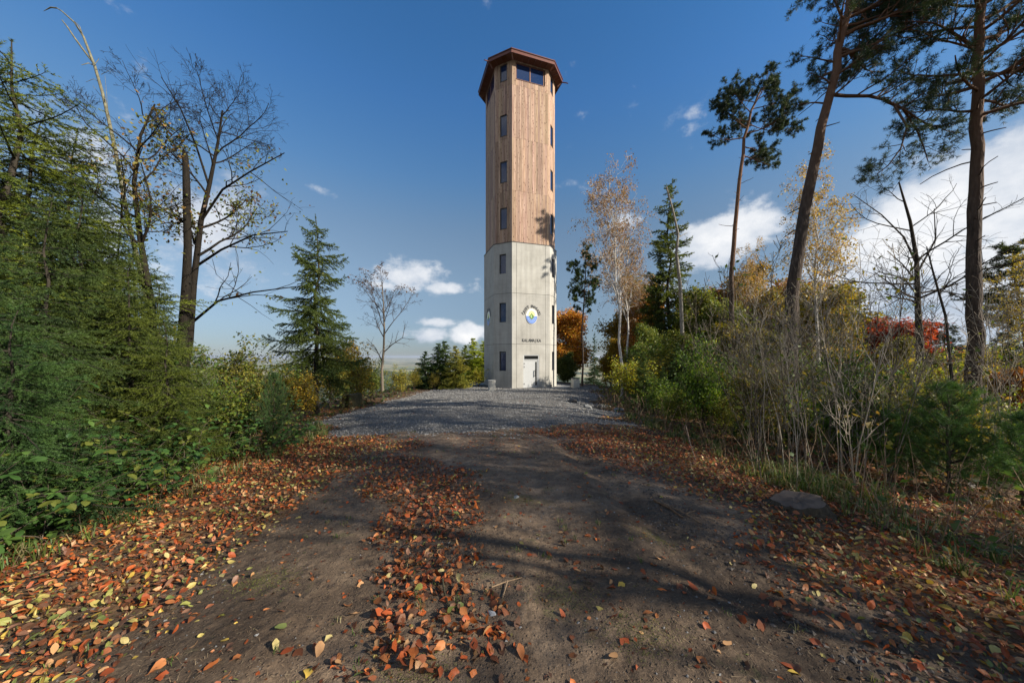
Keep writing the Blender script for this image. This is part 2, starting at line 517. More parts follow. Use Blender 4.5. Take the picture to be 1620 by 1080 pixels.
def dirt_mat():
    m, nt, N, L, b = new_mat('trodden_dirt')
    tc = N.new('ShaderNodeTexCoord'); geo = tc.outputs['Object']
    n0 = nd(N, L, 'ShaderNodeTexNoise', Scale=0.7, Detail=5.0, Roughness=0.6, Vector=geo)
    n1 = nd(N, L, 'ShaderNodeTexNoise', Scale=6.0, Detail=10.0, Roughness=0.72, Vector=geo)
    n2 = nd(N, L, 'ShaderNodeTexNoise', Scale=60.0, Detail=5.0, Roughness=0.7, Vector=geo)
    v = nd(N, L, 'ShaderNodeTexVoronoi', Scale=75.0, Vector=geo)
    v2 = nd(N, L, 'ShaderNodeTexVoronoi', Scale=34.0, Vector=geo)
    base = ramp(N, L, n1.outputs['Fac'], [(0.28, (0.080, 0.057, 0.040)), (0.5, (0.158, 0.115, 0.079)), (0.72, (0.25, 0.188, 0.132))])
    wet = ramp(N, L, n0.outputs['Fac'], [(0.35, (0.62, 0.58, 0.54)), (0.62, (1.15, 1.12, 1.08))])
    c = mixc(N, L, 1.0, base, wet, 'MULTIPLY')
    c = mixc(N, L, 0.55, c, ramp(N, L, n2.outputs['Fac'], [(0.3, (0.35, 0.34, 0.33)), (0.7, (1.65, 1.6, 1.52))]), 'MULTIPLY')
    grit = ramp(N, L, v.outputs['Distance'], [(0.10, (1, 1, 1)), (0.20, (0, 0, 0))])
    few = ramp(N, L, v.outputs['Color'], [(0.74, (0, 0, 0)), (0.78, (1, 1, 1))])
    gm = mixc(N, L, 1.0, grit, few, 'MULTIPLY')
    c = mixc(N, L, gm, c, (0.20, 0.19, 0.175))
    # moss and short dead grass in patches
    n4 = nd(N, L, 'ShaderNodeTexNoise', Scale=2.6, Detail=6.0, Roughness=0.7, Vector=geo)
    moss = ramp(N, L, n4.outputs['Fac'], [(0.60, (0, 0, 0)), (0.70, (0.55, 0.55, 0.55))])
    at_ = nd(N, L, 'ShaderNodeAttribute', attribute_name='Col')
    c = mixc(N, L, 1.0, c, at_.outputs['Color'], 'MULTIPLY')
    c = mixc(N, L, moss, c, ramp(N, L, n2.outputs['Fac'], [(0.3, (0.03, 0.04, 0.012)), (0.7, (0.11, 0.11, 0.04))]))
    L.new(c, b.inputs['Base Color'])
    b.inputs['Roughness'].default_value = 0.85
    b.inputs['Specular IOR Level'].default_value = 0.25
    h = mixc(N, L, 0.45, n1.outputs['Fac'], n2.outputs['Fac'])
    h2 = mixc(N, L, 0.35, h, ramp(N, L, v2.outputs['Distance'], [(0, (1, 1, 1)), (0.3, (0, 0, 0))]))
    v3 = nd(N, L, 'ShaderNodeTexVoronoi', Scale=11.0, Vector=geo)
    h2 = mixc(N, L, 0.3, h2, ramp(N, L, v3.outputs['Distance'], [(0, (1, 1, 1)), (0.5, (0, 0, 0))]))
    bump(N, L, b, h2, 1.0, 0.06)
    return m


def gravel_mat():
    m, nt, N, L, b = new_mat('crushed_gravel')
    tc = N.new('ShaderNodeTexCoord'); geo = tc.outputs['Object']
    v = nd(N, L, 'ShaderNodeTexVoronoi', Scale=26.0, Vector=geo)
    n0 = nd(N, L, 'ShaderNodeTexNoise', Scale=0.8, Detail=6.0, Roughness=0.65, Vector=geo)
    stone = ramp(N, L, v.outputs['Color'], [(0.0, (0.115, 0.108, 0.098)), (0.5, (0.19, 0.182, 0.166)), (1.0, (0.285, 0.275, 0.25))])
    gap = ramp(N, L, v.outputs['Distance'], [(0.25, (1, 1, 1)), (0.55, (0.35, 0.33, 0.31))])
    c = mixc(N, L, 1.0, stone, gap, 'MULTIPLY')
    c = mixc(N, L, ramp(N, L, n0.outputs['Fac'], [(0.5, (0, 0, 0)), (0.68, (0.6, 0.6, 0.6))]), c, (0.09, 0.08, 0.07))
    L.new(c, b.inputs['Base Color'])
    b.inputs['Roughness'].default_value = 0.8
    bump(N, L, b, ramp(N, L, v.outputs['Distance'], [(0, (1, 1, 1)), (0.6, (0, 0, 0))]), 1.0, 0.03)
    return m


M['ground'] = ground_mat()
M['dirt'] = dirt_mat()
M['gravel'] = gravel_mat()


def plain_mat(name, col, rough=0.6, metal=0.0, spec=0.5, nscale=None, nvar=0.15, bumpd=0.0, var=False):
    m, nt, N, L, b = new_mat(name)
    b.inputs['Roughness'].default_value = rough
    b.inputs['Metallic'].default_value = metal
    b.inputs['Specular IOR Level'].default_value = spec
    tc = N.new('ShaderNodeTexCoord')
    n = nd(N, L, 'ShaderNodeTexNoise', Scale=nscale or 6.0, Detail=6.0, Roughness=0.6, Vector=tc.outputs['Object'])
    c = ramp(N, L, n.outputs['Fac'], [(0.3, tuple(x * (1 - nvar) for x in col)), (0.7, tuple(min(1, x * (1 + nvar)) for x in col))])
    if var:
        oi = nd(N, L, 'ShaderNodeObjectInfo')
        c = mixc(N, L, 1.0, c, oi.outputs['Color'], 'MULTIPLY')
    L.new(c, b.inputs['Base Color'])
    if bumpd: bump(N, L, b, n.outputs['Fac'], 0.5, bumpd)
    return m


def concrete_mat():
    m, nt, N, L, b = new_mat('precast_concrete')
    tc = N.new('ShaderNodeTexCoord')
    geo = nd(N, L, 'ShaderNodeNewGeometry').outputs['Position']
    n1 = nd(N, L, 'ShaderNodeTexNoise', Scale=0.9, Detail=7.0, Roughness=0.62, Vector=geo)
    mp = nd(N, L, 'ShaderNodeMapping', Scale=(5, 5, 0.35), Vector=geo)
    n2 = nd(N, L, 'ShaderNodeTexNoise', Scale=1.0, Detail=5.0, Vector=mp.outputs[0])
    n3 = nd(N, L, 'ShaderNodeTexNoise', Scale=40.0, Detail=4.0, Vector=geo)
    oi = nd(N, L, 'ShaderNodeObjectInfo')
    c = ramp(N, L, n1.outputs['Fac'], [(0.3, (0.295, 0.285, 0.257)), (0.5, (0.355, 0.343, 0.312)), (0.72, (0.405, 0.395, 0.363))])
    c = mixc(N, L, 0.6, c, ramp(N, L, n2.outputs['Fac'], [(0.3, (0.80, 0.80, 0.80)), (0.6, (1.06, 1.06, 1.05))]), 'MULTIPLY')
    fw = nd(N, L, 'ShaderNodeTexWave', Scale=1.05, Distortion=.6, Detail=2.0, Vector=geo); fw.bands_direction = 'Z'
    c = mixc(N, L, 0.10, c, ramp(N, L, fw.outputs['Fac'], [(0.02, (0.7, 0.7, 0.7)), (0.12, (1.03, 1.03, 1.03))]), 'MULTIPLY')
    c = mixc(N, L, 0.3, c, ramp(N, L, n3.outputs['Fac'], [(0.3, (0.8, 0.8, 0.8)), (0.6, (1.1, 1.1, 1.1))]), 'MULTIPLY')
    c = mixc(N, L, 1.0, c, oi.outputs['Color'], 'MULTIPLY')
    L.new(c, b.inputs['Base Color'])
    b.inputs['Roughness'].default_value = 0.8
    b.inputs['Specular IOR Level'].default_value = 0.3
    bump(N, L, b, n3.outputs['Fac'], 0.25, 0.01)
    return m


def wood_mat():
    """larch boards: grain along Z, knots, colour per board from the object colour"""
    m, nt, N, L, b = new_mat('larch_boards')
    geo = nd(N, L, 'ShaderNodeNewGeometry').outputs['Position']
    oi = nd(N, L, 'ShaderNodeObjectInfo')
    mp = nd(N, L, 'ShaderNodeMapping', Scale=(16, 16, 0.8), Vector=geo)
    n = nd(N, L, 'ShaderNodeTexNoise', Scale=1.0, Detail=7.0, Roughness=0.6, Vector=mp.outputs[0])
    mp2 = nd(N, L, 'ShaderNodeMapping', Scale=(8.5, 8.5, 3.6), Vector=geo)
    v = nd(N, L, 'ShaderNodeTexVoronoi', Scale=1.0, Vector=mp2.outputs[0])
    c = ramp(N, L, n.outputs['Fac'], [(0.3, (0.225, 0.130, 0.085)), (0.5, (0.355, 0.232, 0.162)), (0.75, (0.50, 0.36, 0.26))])
    knot = ramp(N, L, v.outputs['Distance'], [(0.16, (1, 1, 1)), (0.30, (0, 0, 0))])
    kk = ramp(N, L, v.outputs['Color'], [(0.45, (0, 0, 0)), (0.50, (0.9, 0.9, 0.9))])
    c = mixc(N, L, mixc(N, L, 1.0, knot, kk, 'MULTIPLY'), c, (0.10, 0.048, 0.028))
    c = mixc(N, L, 1.0, c, oi.outputs['Color'], 'MULTIPLY')
    L.new(c, b.inputs['Base Color'])
    b.inputs['Roughness'].default_value = 0.7
    b.inputs['Specular IOR Level'].default_value = 0.3
    bump(N, L, b, n.outputs['Fac'], 0.4, 0.01)
    return m


def glass_mat():
    m, nt, N, L, b = new_mat('window_glass')
    b.inputs['Base Color'].default_value = (0.010, 0.024, 0.075, 1)  # blue of the reflected sky is put into the base colour
    b.inputs['Roughness'].default_value = 0.03
    b.inputs['Specular IOR Level'].default_value = 0.6
    b.inputs['Coat Weight'].default_value = 0.0
    b.inputs['Coat Roughness'].default_value = 0.02
    tc = N.new('ShaderNodeTexCoord')
    n = nd(N, L, 'ShaderNodeTexNoise', Scale=1.2, Detail=1.0, Vector=tc.outputs['Object'])
    bump(N, L, b, n.outputs['Fac'], 0.05, 0.02)
    return m


M['concrete'] = concrete_mat()
M['wood'] = wood_mat()
M['glass'] = glass_mat()
M['door_glass'] = plain_mat('dark_door_glass', (0.012, 0.013, 0.013), 0.08)
M['joint'] = plain_mat('dark_joint_filler', (0.06, 0.058, 0.052), 0.9)
M['frame_dark'] = plain_mat('anthracite_frame', (0.028, 0.03, 0.034), 0.45)
M['frame_wood'] = plain_mat('stained_wood_frame', (0.16, 0.062, 0.035), 0.55)
M['roof'] = plain_mat('red_brown_sheet_metal', (0.115, 0.038, 0.024), 0.42, 0.3)
M['soffit'] = plain_mat('stained_soffit_boards', (0.15, 0.056, 0.03), 0.7)
M['white_metal'] = plain_mat('light_grey_powder_coat', (0.42, 0.43, 0.43), 0.4, nvar=0.04)
M['steel'] = plain_mat('dull_steel', (0.22, 0.22, 0.22), 0.45, 0.6)
M['sign_black'] = plain_mat('black_lettering', (0.06, 0.06, 0.06), 0.5)
M['sign_grey'] = plain_mat('dark_bronze_lettering', (0.13, 0.122, 0.108), 0.5)
M['sign_white'] = plain_mat('emblem_white', (0.75, 0.75, 0.66), 0.4, nvar=0.03)
M['sign_yellow'] = plain_mat('emblem_yellow', (0.72, 0.70, 0.28), 0.4, nvar=0.03)
M['sign_blue'] = plain_mat('emblem_blue', (0.10, 0.19, 0.50), 0.4, nvar=0.05)
M['sign_blue_light'] = plain_mat('emblem_light_blue', (0.26, 0.38, 0.66), 0.4, nvar=0.05)
M['sign_green'] = plain_mat('emblem_green', (0.11, 0.20, 0.04), 0.4, nvar=0.05)
M['sign_green_light'] = plain_mat('emblem_light_green', (0.42, 0.58, 0.30), 0.4, nvar=0.05)
M['stone'] = plain_mat('grey_stone', (0.21, 0.21, 0.205), 0.85, nscale=9, nvar=0.4, bumpd=0.02, var=True)
M['endgrain'] = plain_mat('weathered_end_grain', (0.115, 0.078, 0.052), 0.9, nscale=7, nvar=0.45, bumpd=0.02)

# ------------------------------------------------------------------ ground
def axis(segs, far0, far1, lo, hi):
    a = [lo]
    for end, st in segs:
        n = max(1, int(round((end - a[-1]) / st)))
        a += list(np.linspace(a[-1], end, n + 1)[1:])
    pre, step = [], segs[0][1] * 1.5
    x = lo
    while x > far0:
        step *= 1.22; x -= step; pre.append(x)
    post, step = [], segs[-1][1] * 1.5
    x = a[-1]
    while x < far1:
        step *= 1.22; x += step; post.append(x)
    return np.array(pre[::-1] + a + post)


def build_ground():
    xs = axis([(-5.2, 0.25), (5.2, 0.08), (15, 0.25)], -42000, 42000, -15, 15)
    ys = axis([(0.9, 0.4), (9.5, 0.08), (36, 0.2)], -3000, 46000, -5, 36)
    X, Y = np.meshgrid(xs, ys)
    Z = gz(X, Y)
    nx, ny = len(xs), len(ys)
    V = np.stack([X, Y, Z], -1).reshape(-1, 3)
    idx = np.arange(nx * ny).reshape(ny, nx)
    F = np.stack([idx[:-1, :-1], idx[:-1, 1:], idx[1:, 1:], idx[1:, :-1]], -1).reshape(-1, 4)
    g = G(); g.add(V, F)
    o = link('ground', g.mesh('ground', M['ground'], True)); tag(o, kind='structure')
    ground = o
    for name, fn, mat, h0 in (('dirt_path', path_m, M['dirt'], 0.022), ('gravel_yard', gravel_m, M['gravel'], 0.045)):
        m = fn(X, Y)
        near = (np.abs(X) < 16) & (Y > -5) & (Y < 37)
        h = np.where(near, h0 * np.tanh(m * 2.0) + (fbm(X * 9, Y * 9, 31, 2) - 0.5) * h0 * 0.8, -1)
        keep = (h > -0.02).reshape(-1)
        fk = keep[F].any(1) & (near.reshape(-1))[F].all(1)
        Fk = F[fk]
        used = np.unique(Fk); remap = -np.ones(len(V), int); remap[used] = np.arange(len(used))
        V2 = V.copy(); V2[:, 2] += np.maximum(h.reshape(-1), -0.05)
        cc = np.ones((len(V), 3))
        if name == 'dirt_path':                        # churned, wetter soil in the ruts; dust-pale crown between them
            xx, yy = V[:, 0], V[:, 1]
            k = fbm(xx * 1.7, yy * 1.7, 51, 4)
            wet = np.exp(-((xx - 1.85 + .11 * (yy - 2)) / .42) ** 2) * sstep(.30, .55, k) + .6 * np.exp(-((xx - 2.9) / .5) ** 2) * sstep(.4, .6, k) + .5 * np.exp(-((xx + 1.9) / .3) ** 2) * sstep(.45, .6, k)
            wet = np.clip(wet + .8 * sstep(.55, .68, fbm(xx * .5, yy * .5, 52, 3)), 0, 1)
            cc = 1.05 * (1 - .48 * wet[:, None]) * np.array([1, 1, 1])
        g = G(); g.add(V2[used], remap[Fk], cc[used])
        o = link(name, g.mesh(name, mat, True)); tag(o, kind='structure')
    return ground


ground = build_ground()


def surf(x, y):
    """top of whatever sheet lies at x, y"""
    z = gz(x, y)
    h1 = 0.022 * np.tanh(path_m(x, y) * 2.0); h2 = 0.045 * np.tanh(gravel_m(x, y) * 2.0)
    return z + np.maximum(np.maximum(h1, h2), 0)


# ------------------------------------------------------------------ tower
TW, TN = 3.15, 1.60
TB = -0.86


def build_tower():
    T = bpy.data.objects.new('observation_tower', None); COL.objects.link(T)
    T.location = (0.64, 29.06, 0); T.rotation_euler = (0, 0, R(18.4))
    tag(T, 'tall octagonal lookout tower of pale concrete below and larch boards above', 'tower')

    def corners(off):
        w = (TW + 0.8284 * off) / 2; f = TW / 2 + TN / math.sqrt(2) + off
        return [(-w, -f), (w, -f), (f, -w), (f, w), (w, f), (-w, f), (-f, w), (-f, -w)]

    def face(i, off=0.0):
        c = corners(off); a = Vector(c[i]); b = Vector(c[(i + 1) % 8])
        u = (b - a).normalized(); n = Vector((u.y, -u.x))
        return a, u, n, (b - a).length

    def P(i, u, z, o, off=0.0):
        a, ud, n, L = face(i, off)
        p = a + ud * u + n * o
        return (p.x, p.y, z)
    t22 = math.tan(R(22.5))

    def fbox(g, i, u0, u1, z0, z1, o0, o1, off=0.0, mit=(False, False)):
        """box lying on face i; o0 inner, o1 outer; mitred ends where they meet a corner"""
        v = []
        for o in (o0, o1):
            a = u0 - (o * t22 if mit[0] else 0); b = u1 + (o * t22 if mit[1] else 0)
            v += [P(i, a, z0, o, off), P(i, b, z0, o, off), P(i, b, z1, o, off), P(i, a, z1, o, off)]
        g.add(v, [[3, 2, 1, 0], [4, 5, 6, 7], [0, 1, 5, 4], [1, 2, 6, 5], [2, 3, 7, 6], [3, 0, 4, 7]])

    def mesh_obj(name, g, mat, parent=T, color=None):
        return link(name, g.mesh(name, mat), parent, color=color)

    rng = np.random.default_rng(3)
    # --- concrete storeys
    levels = [(TB - 0.5, 2.56), (2.56, 6.46), (6.46, 10.34)]
    cwin = [(0.50, 2.0), (4.25, 5.75), (8.0, 9.5)]
    wu0, wu1 = 0.50, 1.08
    core = G()
    for i in range(8):
        _, _, _, L = face(i)
        fbox(core, i, 0, L, TB - 0.5, 10.3, -0.5, -0.262, 0, (True, True))
    mesh_obj('joint_filler', core, M['joint'])
    J = 0.011
    door = (0.92, 2.24, TB, 1.75)
    for li, (z0, z1) in enumerate(levels):
        for i in range(8):
            _, _, _, L = face(i)
            if i % 2 == 0:
                strips = [(0, 0.36, (True, False)), (0.36, L - 0.36, (False, False)), (L - 0.36, L, (False, True))]
            else:
                strips = [(0, L, (True, True))]
            for (a, b, mit) in strips:
                g = G()
                ja = 0 if mit[0] else J; jb = 0 if mit[1] else J
                za, zb = z0 + (J if li else 0), z1 - J
                if i % 2 == 1:
                    w0, w1 = cwin[li]
                    fbox(g, i, a, wu0, za, zb, -0.26, 0, 0, (True, False)); fbox(g, i, wu1, b, za, zb, -0.26, 0, 0, (False, True))
                    fbox(g, i, wu0, wu1, za, w0, -0.26, 0); fbox(g, i, wu0, wu1, w1, zb, -0.26, 0)
                elif i == 0 and li == 0 and a > 0.1 and b < 3:
                    fbox(g, i, a + ja, door[0], za, zb, -0.26, 0); fbox(g, i, door[1], b - jb, za, zb, -0.26, 0)
                    fbox(g, i, door[0], door[1], door[3], zb, -0.26, 0); fbox(g, i, door[0], door[1], za, TB + 0.02, -0.26, 0)
                else:
                    fbox(g, i, a + ja, b - jb, za, zb, -0.26, 0, 0, mit)
                s = 0.95 + 0.09 * rng.random()
                mesh_obj('concrete_panel', g, M['concrete'], color=(s, s, s * (0.99 + 0.02 * rng.random())))
    # thin metal drip edge where wood meets concrete
    g = G()
    for i in range(8):
        L = face(i)[3]
        fbox(g, i, 0, L, 10.345, 10.375, -0.3, 0.03, 0, (True, True))
    mesh_obj('drip_edge', g, M['frame_dark'])

    def window(i, u0, u1, z0, z1, depth, off, fm, mull=0, sill=True, trim=0.05):
        g = G()
        fw = 0.05
        o0, o1 = -depth - 0.05, -depth
        fbox(g, i, u0, u0 + fw, z0, z1, o0, o1, off); fbox(g, i, u1 - fw, u1, z0, z1, o0, o1, off)
        fbox(g, i, u0 + fw, u1 - fw, z0, z0 + fw, o0, o1, off); fbox(g, i, u0 + fw, u1 - fw, z1 - fw, z1, o0, o1, off)
        for k in range(mull):
            um = u0 + (u1 - u0) * (k + 1) / (mull + 1)
            fbox(g, i, um - 0.04, um + 0.04, z0 + fw, z1 - fw, o0, o1 + 0.01, off)
        w = mesh_obj('window', g, fm)
        for k in range(mull + 1):
            a = u0 + fw + (u1 - u0 - 2 * fw) * k / (mull + 1) + (0.03 if k else 0)
            b = u0 + fw + (u1 - u0 - 2 * fw) * (k + 1) / (mull + 1) - (0.03 if k < mull else 0)
            g = G(); fbox(g, i, a, b, z0 + fw, z1 - fw, o0 + 0.01, o1 - 0.025, off)
            mesh_obj('pane', g, M['glass'], w)
        if sill:
            g = G(); fbox(g, i, u0 - 0.02, u1 + 0.02, z0 - 0.035, z0 - 0.003, -depth, 0.03, off)
            mesh_obj('sill', g, fm, w)
        return w
    for li in range(3):
        for i in (1, 3, 5, 7):
            window(i, wu0 + 0.003, wu1 - 0.003, cwin[li][0] + 0.003, cwin[li][1] - 0.003, 0.12, 0, M['frame_dark'], sill=False)
    # --- larch cladding
    OFF = -0.13
    wwin = [(11.5, 13.1), (15.1, 16.7), (18.7, 20.3), (22.95, 24.2)]
    rows = [(10.385, 14.35), (14.358, 18.40), (18.408, 22.45), (22.458, 24.32)]
    g = G()
    for i in range(8):
        L = face(i, OFF)[3]
        fbox(g, i, 0, L, 10.376, 24.32, -0.35, -0.30, OFF, (True, True))
    clad = mesh_obj('cladding', g, M['joint'])
    hidden = G()
    for i in range(8):
        L = face(i, OFF)[3]
        if i % 2 == 0:
            holes = [(0.33, L - 0.38, 22.95, 24.2)]
        else:
            holes = [(0.46, 1.04, a, b) for a, b in wwin]
        n = 20 if i % 2 == 0 else 10
        wd = L / n
        for k in range(n):
            a, b = k * wd, (k + 1) * wd
            for (z0, z1) in rows:
                segs = [(z0, z1)]
                for h in holes:
                    if min(b, h[1]) - max(a, h[0]) > 0.35 * wd:
                        ns = []
                        for s0, s1 in segs:
                            if h[3] <= s0 or h[2] >= s1: ns.append((s0, s1)); continue
                            if h[2] - s0 > 0.05: ns.append((s0, h[2] - 0.02))
                            if s1 - h[3] > 0.05: ns.append((h[3] + 0.02, s1))
                        segs = ns
                for s0, s1 in segs:
                    prou = (rng.random() - 0.5) * 0.007
                    g = G() if i in (0, 1, 6, 7) else hidden
                    fbox(g, i, a + (0.0 if k == 0 else 0.005), b - (0.0 if k == n - 1 else 0.005), s0, s1, -0.03, prou, OFF, (k == 0, k == n - 1))
                    if g is not hidden:
                        t = 0.66 + 0.50 * rng.random()
                        mesh_obj('plank', g, M['wood'], clad, color=(t, t * (0.95 + 0.09 * rng.random()), t * (0.90 + 0.16 * rng.random())))
        for h in holes:
            big = i % 2 == 0
            window(i, h[0], h[1], h[2], h[3], 0.05, OFF, M['frame_wood'] if big else M['frame_dark'], mull=1 if big else 0, sill=True)
            # dark reveal lining behind the window
    tag(mesh_obj('plank', hidden, M['wood'], clad), kind='stuff')
    # --- roof
    def ring(off, z):
        return [(x, y, z) for x, y in corners(off)]
    g = G()
    a, b = ring(-0.12, 24.33), ring(0.42, 24.42)
    g.add(a + b, [[i, i + 8, (i + 1) % 8 + 8, (i + 1) % 8] for i in range(8)])
    soff = mesh_obj('soffit', g, M['soffit'])
    g = G()                                           # rafters showing below the soffit
    for i in range(8):
        L = face(i, 0.42)[3]
        for k in range(1, 7 if i % 2 == 0 else 4):
            m = 7 if i % 2 == 0 else 4
            u = L * k / m
            fbox(g, i, u - 0.03, u + 0.03, 24.33, 24.40, -0.5, -0.02, 0.42)
    tag(mesh_obj('rafter_ends', g, M['frame_wood'], soff), kind='stuff')
    g = G()
    o0, o1 = ring(0.421, 24.36), ring(0.455, 24.36)
    t0, t1 = ring(0.421, 24.62), ring(0.455, 24.62)
    base = o0 + o1 + t0 + t1
    F = []
    for i in range(8):
        j = (i + 1) % 8
        F += [[8 + i, 8 + j, 24 + j, 24 + i], [i, j, 8 + j, 8 + i], [16 + i, 24 + i, 24 + j, 16 + j], [j, i, 16 + i, 16 + j]]
    g.add(base, F)
    mesh_obj('fascia', g, M['roof'])
    g = G()
    e0, e1 = ring(0.50, 24.60), ring(0.50, 24.66)
    m0 = ring(0.0, 24.95)
    F = []
    for i in range(8):
        j = (i + 1) % 8
        F += [[i, j, 8 + j, 8 + i], [8 + i, 8 + j, 16 + j, 16 + i]]
    g.add(e0 + e1 + m0 + [(0, 0, 26.0)], F)
    g.add(m0 + [(0, 0, 26.1)], [[i, (i + 1) % 8, 8] for i in range(8)])
    und = ring(0.456, 24.60)
    g.add(e0 + und, [[i, 8 + i, 8 + (i + 1) % 8, (i + 1) % 8] for i in range(8)])
    rf = mesh_obj('roof', g, M['roof'])
    g = G()                                            # standing seams
    for i in range(8):
        cs = corners(0.5)
        p = np.array([(*cs[i], 24.67), (cs[i][0] * .5, cs[i][1] * .5, 25.4), (0, 0, 26.1)])
        tubes(g, [p], [np.array([.02, .02, .02])], 4)
    mesh_obj('ridge_cap', g, M['roof'], rf)
    # corner brackets and water spouts
    for i in range(8):
        cs = corners(0.46)[i]
        d = Vector(cs).normalized()
        g = G()
        s = Vector((cs[0], cs[1], 24.38))
        if i in (0, 2, 5, 7):
            ln = 0.45 if i != 0 else 0.08
            p = np.array([s - Vector((d.x, d.y, 0)) * .2, s, s + Vector((d.x * ln * .5, d.y * ln * .5, -.06)), s + Vector((d.x * ln, d.y * ln, -0.16))])
            tubes(g, [p], [np.array([.045, .045, .04, .04])], 8)
            mesh_obj('water_spout', g, M['roof'])
        g2 = G()
        p = np.array([s - Vector((d.x * .42, d.y * .42, .28)), s - Vector((d.x * .1, d.y * .1, 0.03))])
        tubes(g2, [p], [np.array([.045, .045])], 4)
        mesh_obj('eave_bracket', g2, M['frame_wood'])
    # --- door
    u0, u1, z0, z1 = door
    u0 += .004; u1 -= .004; z0 += .024; z1 -= .004
    g = G(); fw = 0.07
    o0, o1 = -0.16, -0.015
    fbox(g, 0, u0, u0 + fw, z0, z1, o0, o1); fbox(g, 0, u1 - fw, u1, z0, z1, o0, o1)
    fbox(g, 0, u0 + fw, u1 - fw, z1 - fw, z1, o0, o1); fbox(g, 0, u0 + fw, u1 - fw, 1.33, 1.40, o0, o1)
    fr = mesh_obj('door_frame', g, M['white_metal'])
    g = G(); fbox(g, 0, u0 + fw, u1 - fw, 1.40, z1 - fw, -0.12, -0.06)
    mesh_obj('transom_pane', g, M['door_glass'], fr)
    g = G(); ul0, ul1 = u0 + fw + .006, u1 - fw - .006
    gl0, gl1, gz0, gz1_ = ul1 - .24, ul1 - .10, TB + 0.22, 1.20
    zl0, zl1 = z0 + .01, 1.322
    fbox(g, 0, ul0, gl0 - .09, zl0, zl1, -0.11, -0.05)
    fbox(g, 0, gl0 - .084, gl0, zl0, zl1, -0.11, -0.045); fbox(g, 0, gl1, ul1, zl0, zl1, -0.11, -0.05)
    fbox(g, 0, gl0, gl1, zl0, gz0, -0.11, -0.05); fbox(g, 0, gl0, gl1, gz1_, zl1, -0.11, -0.05)
    d = mesh_obj('door', g, M['white_metal'])
    g = G(); fbox(g, 0, gl0 + .002, gl1 - .002, gz0 + .002, gz1_ - .002, -0.09, -0.065); mesh_obj('door_pane', g, M['door_glass'], d)
    for z in (TB + .3, 0.75, 1.0):
        g = G(); fbox(g, 0, u0 + fw - .02, u0 + fw + .03, z, z + .12, -0.045, 0.005); mesh_obj('hinge', g, M['steel'], d)
    g = G()
    hu = gl0 - .05
    fbox(g, 0, hu - .012, hu + .012, 0.10, 0.14, -.05, .01); fbox(g, 0, hu - .012, hu + .012, 0.46, 0.50, -.05, .01)
    fbox(g, 0, hu - .016, hu + .016, 0.05, 0.55, .01, .04); mesh_obj('handle', g, M['steel'], d)
    g = G(); fbox(g, 0, u0 - .05, u1 + .05, TB - .1, TB + .02, -.01, .30); mesh_obj('door_step', g, M['concrete'])
    # small dark box by the foot of the right-hand narrow wall
    g = G(); fbox(g, 1, .18, .30, TB + .1, TB + .24, .001, .06); mesh_obj('wall_socket', g, M['steel'])

    # --- emblem and lettering
    def face_mat(i, u, z, o):
        a, ud, n, L = face(i)
        p = a + ud * u + n * o
        m = Matrix(((ud.x, 0, n.x, p.x), (ud.y, 0, n.y, p.y), (0, 1, 0, z), (0, 0, 0, 1)))
        return m

    def plate(name, pts, t0, t1, mat, parent):
        n = len(pts)
        v = [(x, y, t0) for x, y in pts] + [(x, y, t1) for x, y in pts]
        g = G(); g.add(v, [list(range(n, 2 * n))]); g.add(v, [[i, (i + 1) % n, n + (i + 1) % n, n + i] for i in range(n)])
        return link(name, g.mesh(name, mat), parent)

    def ell(rx, ry, a0=0, a1=2 * PI, n=40, cx=0, cy=0):
        full = abs(a1 - a0 - 2 * PI) < 1e-6
        return [(cx + rx * math.cos(a0 + (a1 - a0) * k / (n if full else n - 1)), cy + ry * math.sin(a0 + (a1 - a0) * k / (n if full else n - 1))) for k in range(n)]

    def emblem(i, u, z):
        g = G(); pts = ell(.47, .59)
        n = len(pts)
        v = [(x, y, .001) for x, y in pts] + [(x, y, .03) for x, y in pts]
        g.add(v, [list(range(n, 2 * n))]); g.add(v, [[k, (k + 1) % n, n + (k + 1) % n, n + k] for k in range(n)])
        e = link('emblem', g.mesh('emblem', M['sign_white']), T)
        e.matrix_basis = face_mat(i, u, z, 0)
        plate('sun_rays', ell(.27, .30, 0, 2 * PI, 24, 0, .14), .0305, .034, M['sign_yellow'], e)
        plate('water', ell(.455, .575, PI - .03, 2 * PI + .03, 30, 0, 0.01), .0345, .038, M['sign_blue'], e)
        for k, rr in enumerate((.36, .25)):
            outer = ell(rr, rr * 1.25, PI + .12, 2 * PI - .12, 20); inner = ell(rr - .045, (rr - .045) * 1.25, 2 * PI - .12, PI + .12, 20)
            g = G(); vo = [(x, y, .042) for x, y in outer]; vi = [(x, y, .042) for x, y in inner[::-1]]
            vb = [(x, y, .0385) for x, y in outer]; vc = [(x, y, .0385) for x, y in inner[::-1]]
            g.add(vi + vo, [[k2, k2 + 20, k2 + 21, k2 + 1] for k2 in range(19)])
            g.add(vb + vo, [[k2, k2 + 1, k2 + 21, k2 + 20] for k2 in range(19)]); g.add(vc + vi, [[k2 + 1, k2, k2 + 20, k2 + 21] for k2 in range(19)])
            link('wave', g.mesh('wave', M['sign_blue_light']), e)
        plate('emerald', [(0, .25), (-.2, .0), (-.12, -.14), (0, -.24), (.12, -.14), (.2, .0)], .0425, .052, M['sign_green'], e)
        plate('emerald_facet', [(-.01, .16), (-.11, -.01), (-.01, -.17)], .0525, .057, M['sign_green_light'], e)
        txt = 'ČESKÝ SMARAGD'
